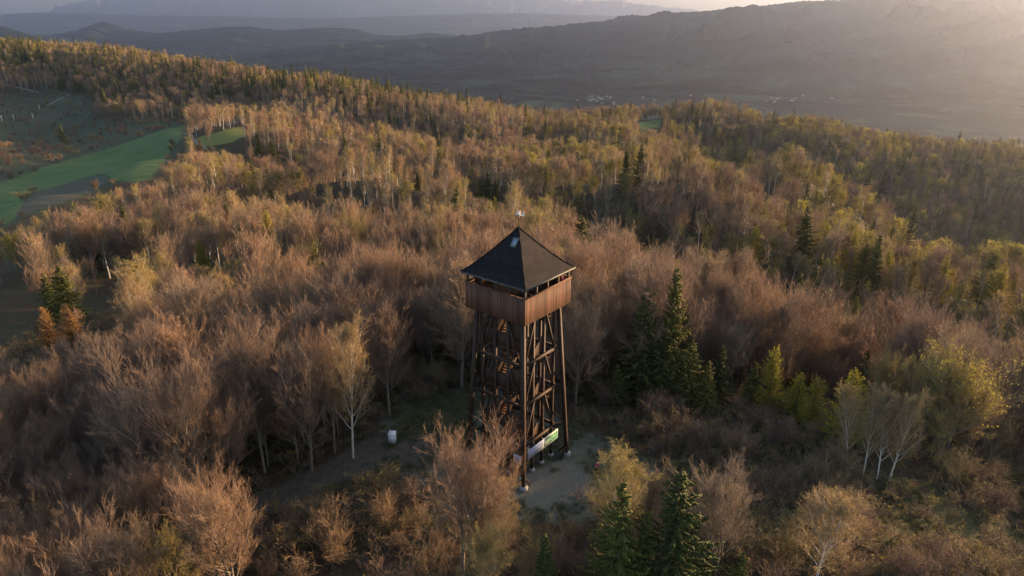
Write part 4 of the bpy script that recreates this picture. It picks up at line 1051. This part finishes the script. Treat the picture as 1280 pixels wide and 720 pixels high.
cat_lim = {'beech': 300, 'birch': 160, 'spruce': 110, 'larch': 60, 'green': 90, 'shrub': 280}
single = np.zeros(len(PT), bool)
for k, n in cat_lim.items():
    c = np.where(keep & inframe & (kind == k))[0]; c = c[np.argsort(D[c])][:n]
    if k in ('spruce', 'green', 'larch', 'birch'): c = c[D[c] < 260]
    single[c] = True
# names of the places, for the labels
def place(k):
    x, y, d = ix[k], iy[k], D[k]
    if y > 470 and kind[k] == 'shrub':
        if x < 470: return 'on the bank below the path bend'
        if x < 600: return 'around the low golden-brown tree'
        if x < 720: return 'at the near edge of the yard'
        if x < 860: return ('between the yard and the spruce clump' if y < 590 else 'below the full green spruce')
        if x < 1000: return ('below the yellow-green larches' if y < 600 else 'around the bare grey tree')
        return 'beside the grassy track' if y > 590 else 'under the white birches'
    if x < 130: a = 'orange larches' if y < 520 else 'shaded frame edge'
    elif x < 290: a = 'fan-shaped tree' if y > 420 else 'bright yellow tree'
    elif x < 420: a = 'path bend' if y > 470 else 'brown wood over the path'
    elif x < 520: a = 'white cabinet'
    elif x < 600: a = "tower's shaded posts"
    elif x < 700: a = 'tower itself'
    elif x < 790: a = "tower's sunlit posts"
    elif x < 910: a = 'dark spruce clump'
    elif x < 1040: a = 'yellow-green larches'
    elif x < 1140: a = 'white birches'
    else: a = 'big olive tree'
    if y > 560: return 'well below the '+a if x < 130 or x > 290 else 'around the '+a
    if y > 470: return 'close by the '+a
    if y > 400: return 'in the wood just behind the '+a
    if y > 345: return 'deeper in the wood behind the '+a
    if y > 280: return 'far back behind the '+a
    return 'on the hillside above the '+a
DESC = {'beech': 'bare brown tree', 'birch': 'pale-stemmed birch', 'spruce': 'dark spruce', 'larch': 'yellow-green larch', 'green': 'olive-leafed tree', 'shrub': 'bare brown shrub'}
cells = {}
for i in np.where(single)[0]: cells.setdefault((kind[i], place(i)), []).append(i)
for (k, pl), mem in cells.items():
    mem = sorted(mem, key=lambda i: ix[i]); lab = {}; d = DESC[k]
    gp = f'{d}s {pl}'
    if len(mem) == 1: lab[mem[0]] = f'only {d} {pl}'
    elif len(mem) == 2: 
        a, b_ = sorted(mem, key=lambda i: -hh[i]); lab[a] = f'taller of two {d}s {pl}'; lab[b_] = f'shorter of two {d}s {pl}'
    else:
        left = list(mem)
        def take(key, word):
            if left:
                i = max(left, key=key); left.remove(i); lab[i] = f'{word} {d} {pl}'
        take(lambda i: hh[i], 'tallest'); take(lambda i: -hh[i], 'shortest'); take(lambda i: -D[i], 'foremost')
        if len(mem) > 4: take(lambda i: -ix[i], 'leftmost'); take(lambda i: ix[i], 'rightmost')
        if len(mem) > 6: take(lambda i: D[i], 'hindmost')
        for i in left: lab[i] = f'mid-height {d} {pl}'
    for i in mem:
        plant(k, px_[i], py_[i], hh[i], lab[i], gp, z=pz_[i], wide=RS.uniform(.85, 1.2)*(1.15 if k == 'shrub' else 1))

# the rest of the wood: one mass
def cloud(name, P, var, rot, scl, coll, label, cat):
    me = bpy.data.meshes.new(name); me.vertices.add(len(P)); me.vertices.foreach_set('co', np.asarray(P, np.float32).ravel())
    a = me.attributes.new('variant', 'INT', 'POINT'); a.data.foreach_set('value', np.asarray(var, np.int32))
    a = me.attributes.new('turn', 'FLOAT_VECTOR', 'POINT'); a.data.foreach_set('vector', np.asarray(rot, np.float32).ravel())
    a = me.attributes.new('size', 'FLOAT_VECTOR', 'POINT'); a.data.foreach_set('vector', np.asarray(scl, np.float32).ravel())
    o = link(name, me); setp(o, label, cat, kind='stuff')
    ng = bpy.data.node_groups.new(name, 'GeometryNodeTree')
    ng.interface.new_socket('Geometry', in_out='INPUT', socket_type='NodeSocketGeometry'); ng.interface.new_socket('Geometry', in_out='OUTPUT', socket_type='NodeSocketGeometry')
    N = ng.nodes.new; gi, go = N('NodeGroupInput'), N('NodeGroupOutput'); ip = N('GeometryNodeInstanceOnPoints'); ci = N('GeometryNodeCollectionInfo')
    ci.inputs['Collection'].default_value = coll; ci.inputs['Separate Children'].default_value = True; ci.inputs['Reset Children'].default_value = True
    ip.inputs['Pick Instance'].default_value = True
    def nat(nm, ty):
        n = N('GeometryNodeInputNamedAttribute'); n.data_type = ty; n.inputs['Name'].default_value = nm; return n.outputs['Attribute']
    L = ng.links.new
    L(gi.outputs[0], ip.inputs['Points']); L(ci.outputs[0], ip.inputs['Instance']); L(nat('variant', 'INT'), ip.inputs['Instance Index'])
    L(nat('turn', 'FLOAT_VECTOR'), ip.inputs['Rotation']); L(nat('size', 'FLOAT_VECTOR'), ip.inputs['Scale']); L(ip.outputs[0], go.inputs[0])
    md = o.modifiers.new('scatter', 'NODES'); md.node_group = ng
    return o
rest = np.where(keep & ~single)[0]
var = np.array([FARK[k][RS.randint(len(FARK[k]))] for k in kind[rest]])
s = hh[rest]/np.array([FH[v] for v in var]); wd = RS.uniform(.72, 1.15, len(rest))
cloud('forest', np.stack([px_[rest], py_[rest], pz_[rest]-.1], 1), var, np.stack([RS.randn(len(rest))*.03, RS.randn(len(rest))*.03, RS.rand(len(rest))*6.28], 1), np.stack([s*wd, s*wd, s], 1), FAR, 'mixed brown, yellow and dark green spring woodland covering the hills', 'forest')
print('trees single', int(single.sum()), 'mass', len(rest), {k: int((kind[single] == k).sum()) for k in cat_lim})

# undergrowth: low dry brush over the near forest floor, grass in the yard
UND = bpy.data.collections.new('undergrowth_variants')
for i in range(4):
    T, K, L = shrub(900+i, .9, 9, 4, 5, .009, (0, .5, 0, .2)[i], .9, .07)
    o = bpy.data.objects.new('brush_%d' % i, whole_mesh('brush', T, K, L, [M['bark'], M['twig_shrub'], M['leaf_green']])); UND.objects.link(o)
n = 9000; ux = RS.uniform(-85, 95, n); uy = RS.uniform(26, 120, n); uz = ground(ux, uy); jx, jy = proj(ux, uy, uz)
ok = ~(anyp(jx, jy, P_YARD) | anyp(jx, jy, P_PATH)) & (np.hypot(ux-TX, uy-TY) > 8) & (jx > -100) & (jx < 1400)
ux, uy, uz = ux[ok], uy[ok], uz[ok]; n = len(ux); s = RS.uniform(.5, 1.3, n)
cloud('undergrowth', np.stack([ux, uy, uz-.03], 1), RS.randint(0, 4, n), np.stack([np.zeros(n), np.zeros(n), RS.rand(n)*6.28], 1), np.stack([s*1.3, s*1.3, s], 1), UND, 'low dry brown brush and brambles on the forest floor', 'undergrowth')
GRS = bpy.data.collections.new('grass_variants')
M['grass_blade'] = twig_mat('dry_grass', [(0, (.07, .085, .03)), (.5, (.11, .11, .045)), (1, (.17, .14, .075))])
for i in range(3):
    r = np.random.RandomState(40+i); g = Geo(); k = 60; a = r.rand(k)*6.28; o_ = r.rand(k)**.5*.35
    S = np.stack([np.cos(a)*o_, np.sin(a)*o_, np.full(k, -.02)], 1); E = S+np.stack([r.randn(k)*.1, r.randn(k)*.1, .1+.22*r.rand(k)], 1); spikes(g, S, E, .008, r)
    o = bpy.data.objects.new('tuft_%d' % i, g.mesh('tuft', M['grass_blade'])); GRS.objects.link(o)
n = 16000; ux = RS.uniform(-30, 40, n); uy = RS.uniform(40, 80, n); uz = ground(ux, uy); jx, jy = proj(ux, uy, uz)
cg = clump(ux, uy, 5, 8)+.5*clump(ux, uy, 2, 9)
ok = (cg > -.12) & (anyp(jx, jy, P_YARD) | anyp(jx, jy, P_GRASSY)) & ~(anyp(jx, jy, P_DIRT) & (cg < .22))
ux, uy, uz = ux[ok], uy[ok], uz[ok]; n = len(ux); s = RS.uniform(.5, 1.2, n)
cloud('grass', np.stack([ux, uy, uz], 1), RS.randint(0, 3, n), np.stack([np.zeros(n), np.zeros(n), RS.rand(n)*6.28], 1), np.stack([s, s, s], 1), GRS, 'short grey-green grass growing on the tower yard', 'grass')
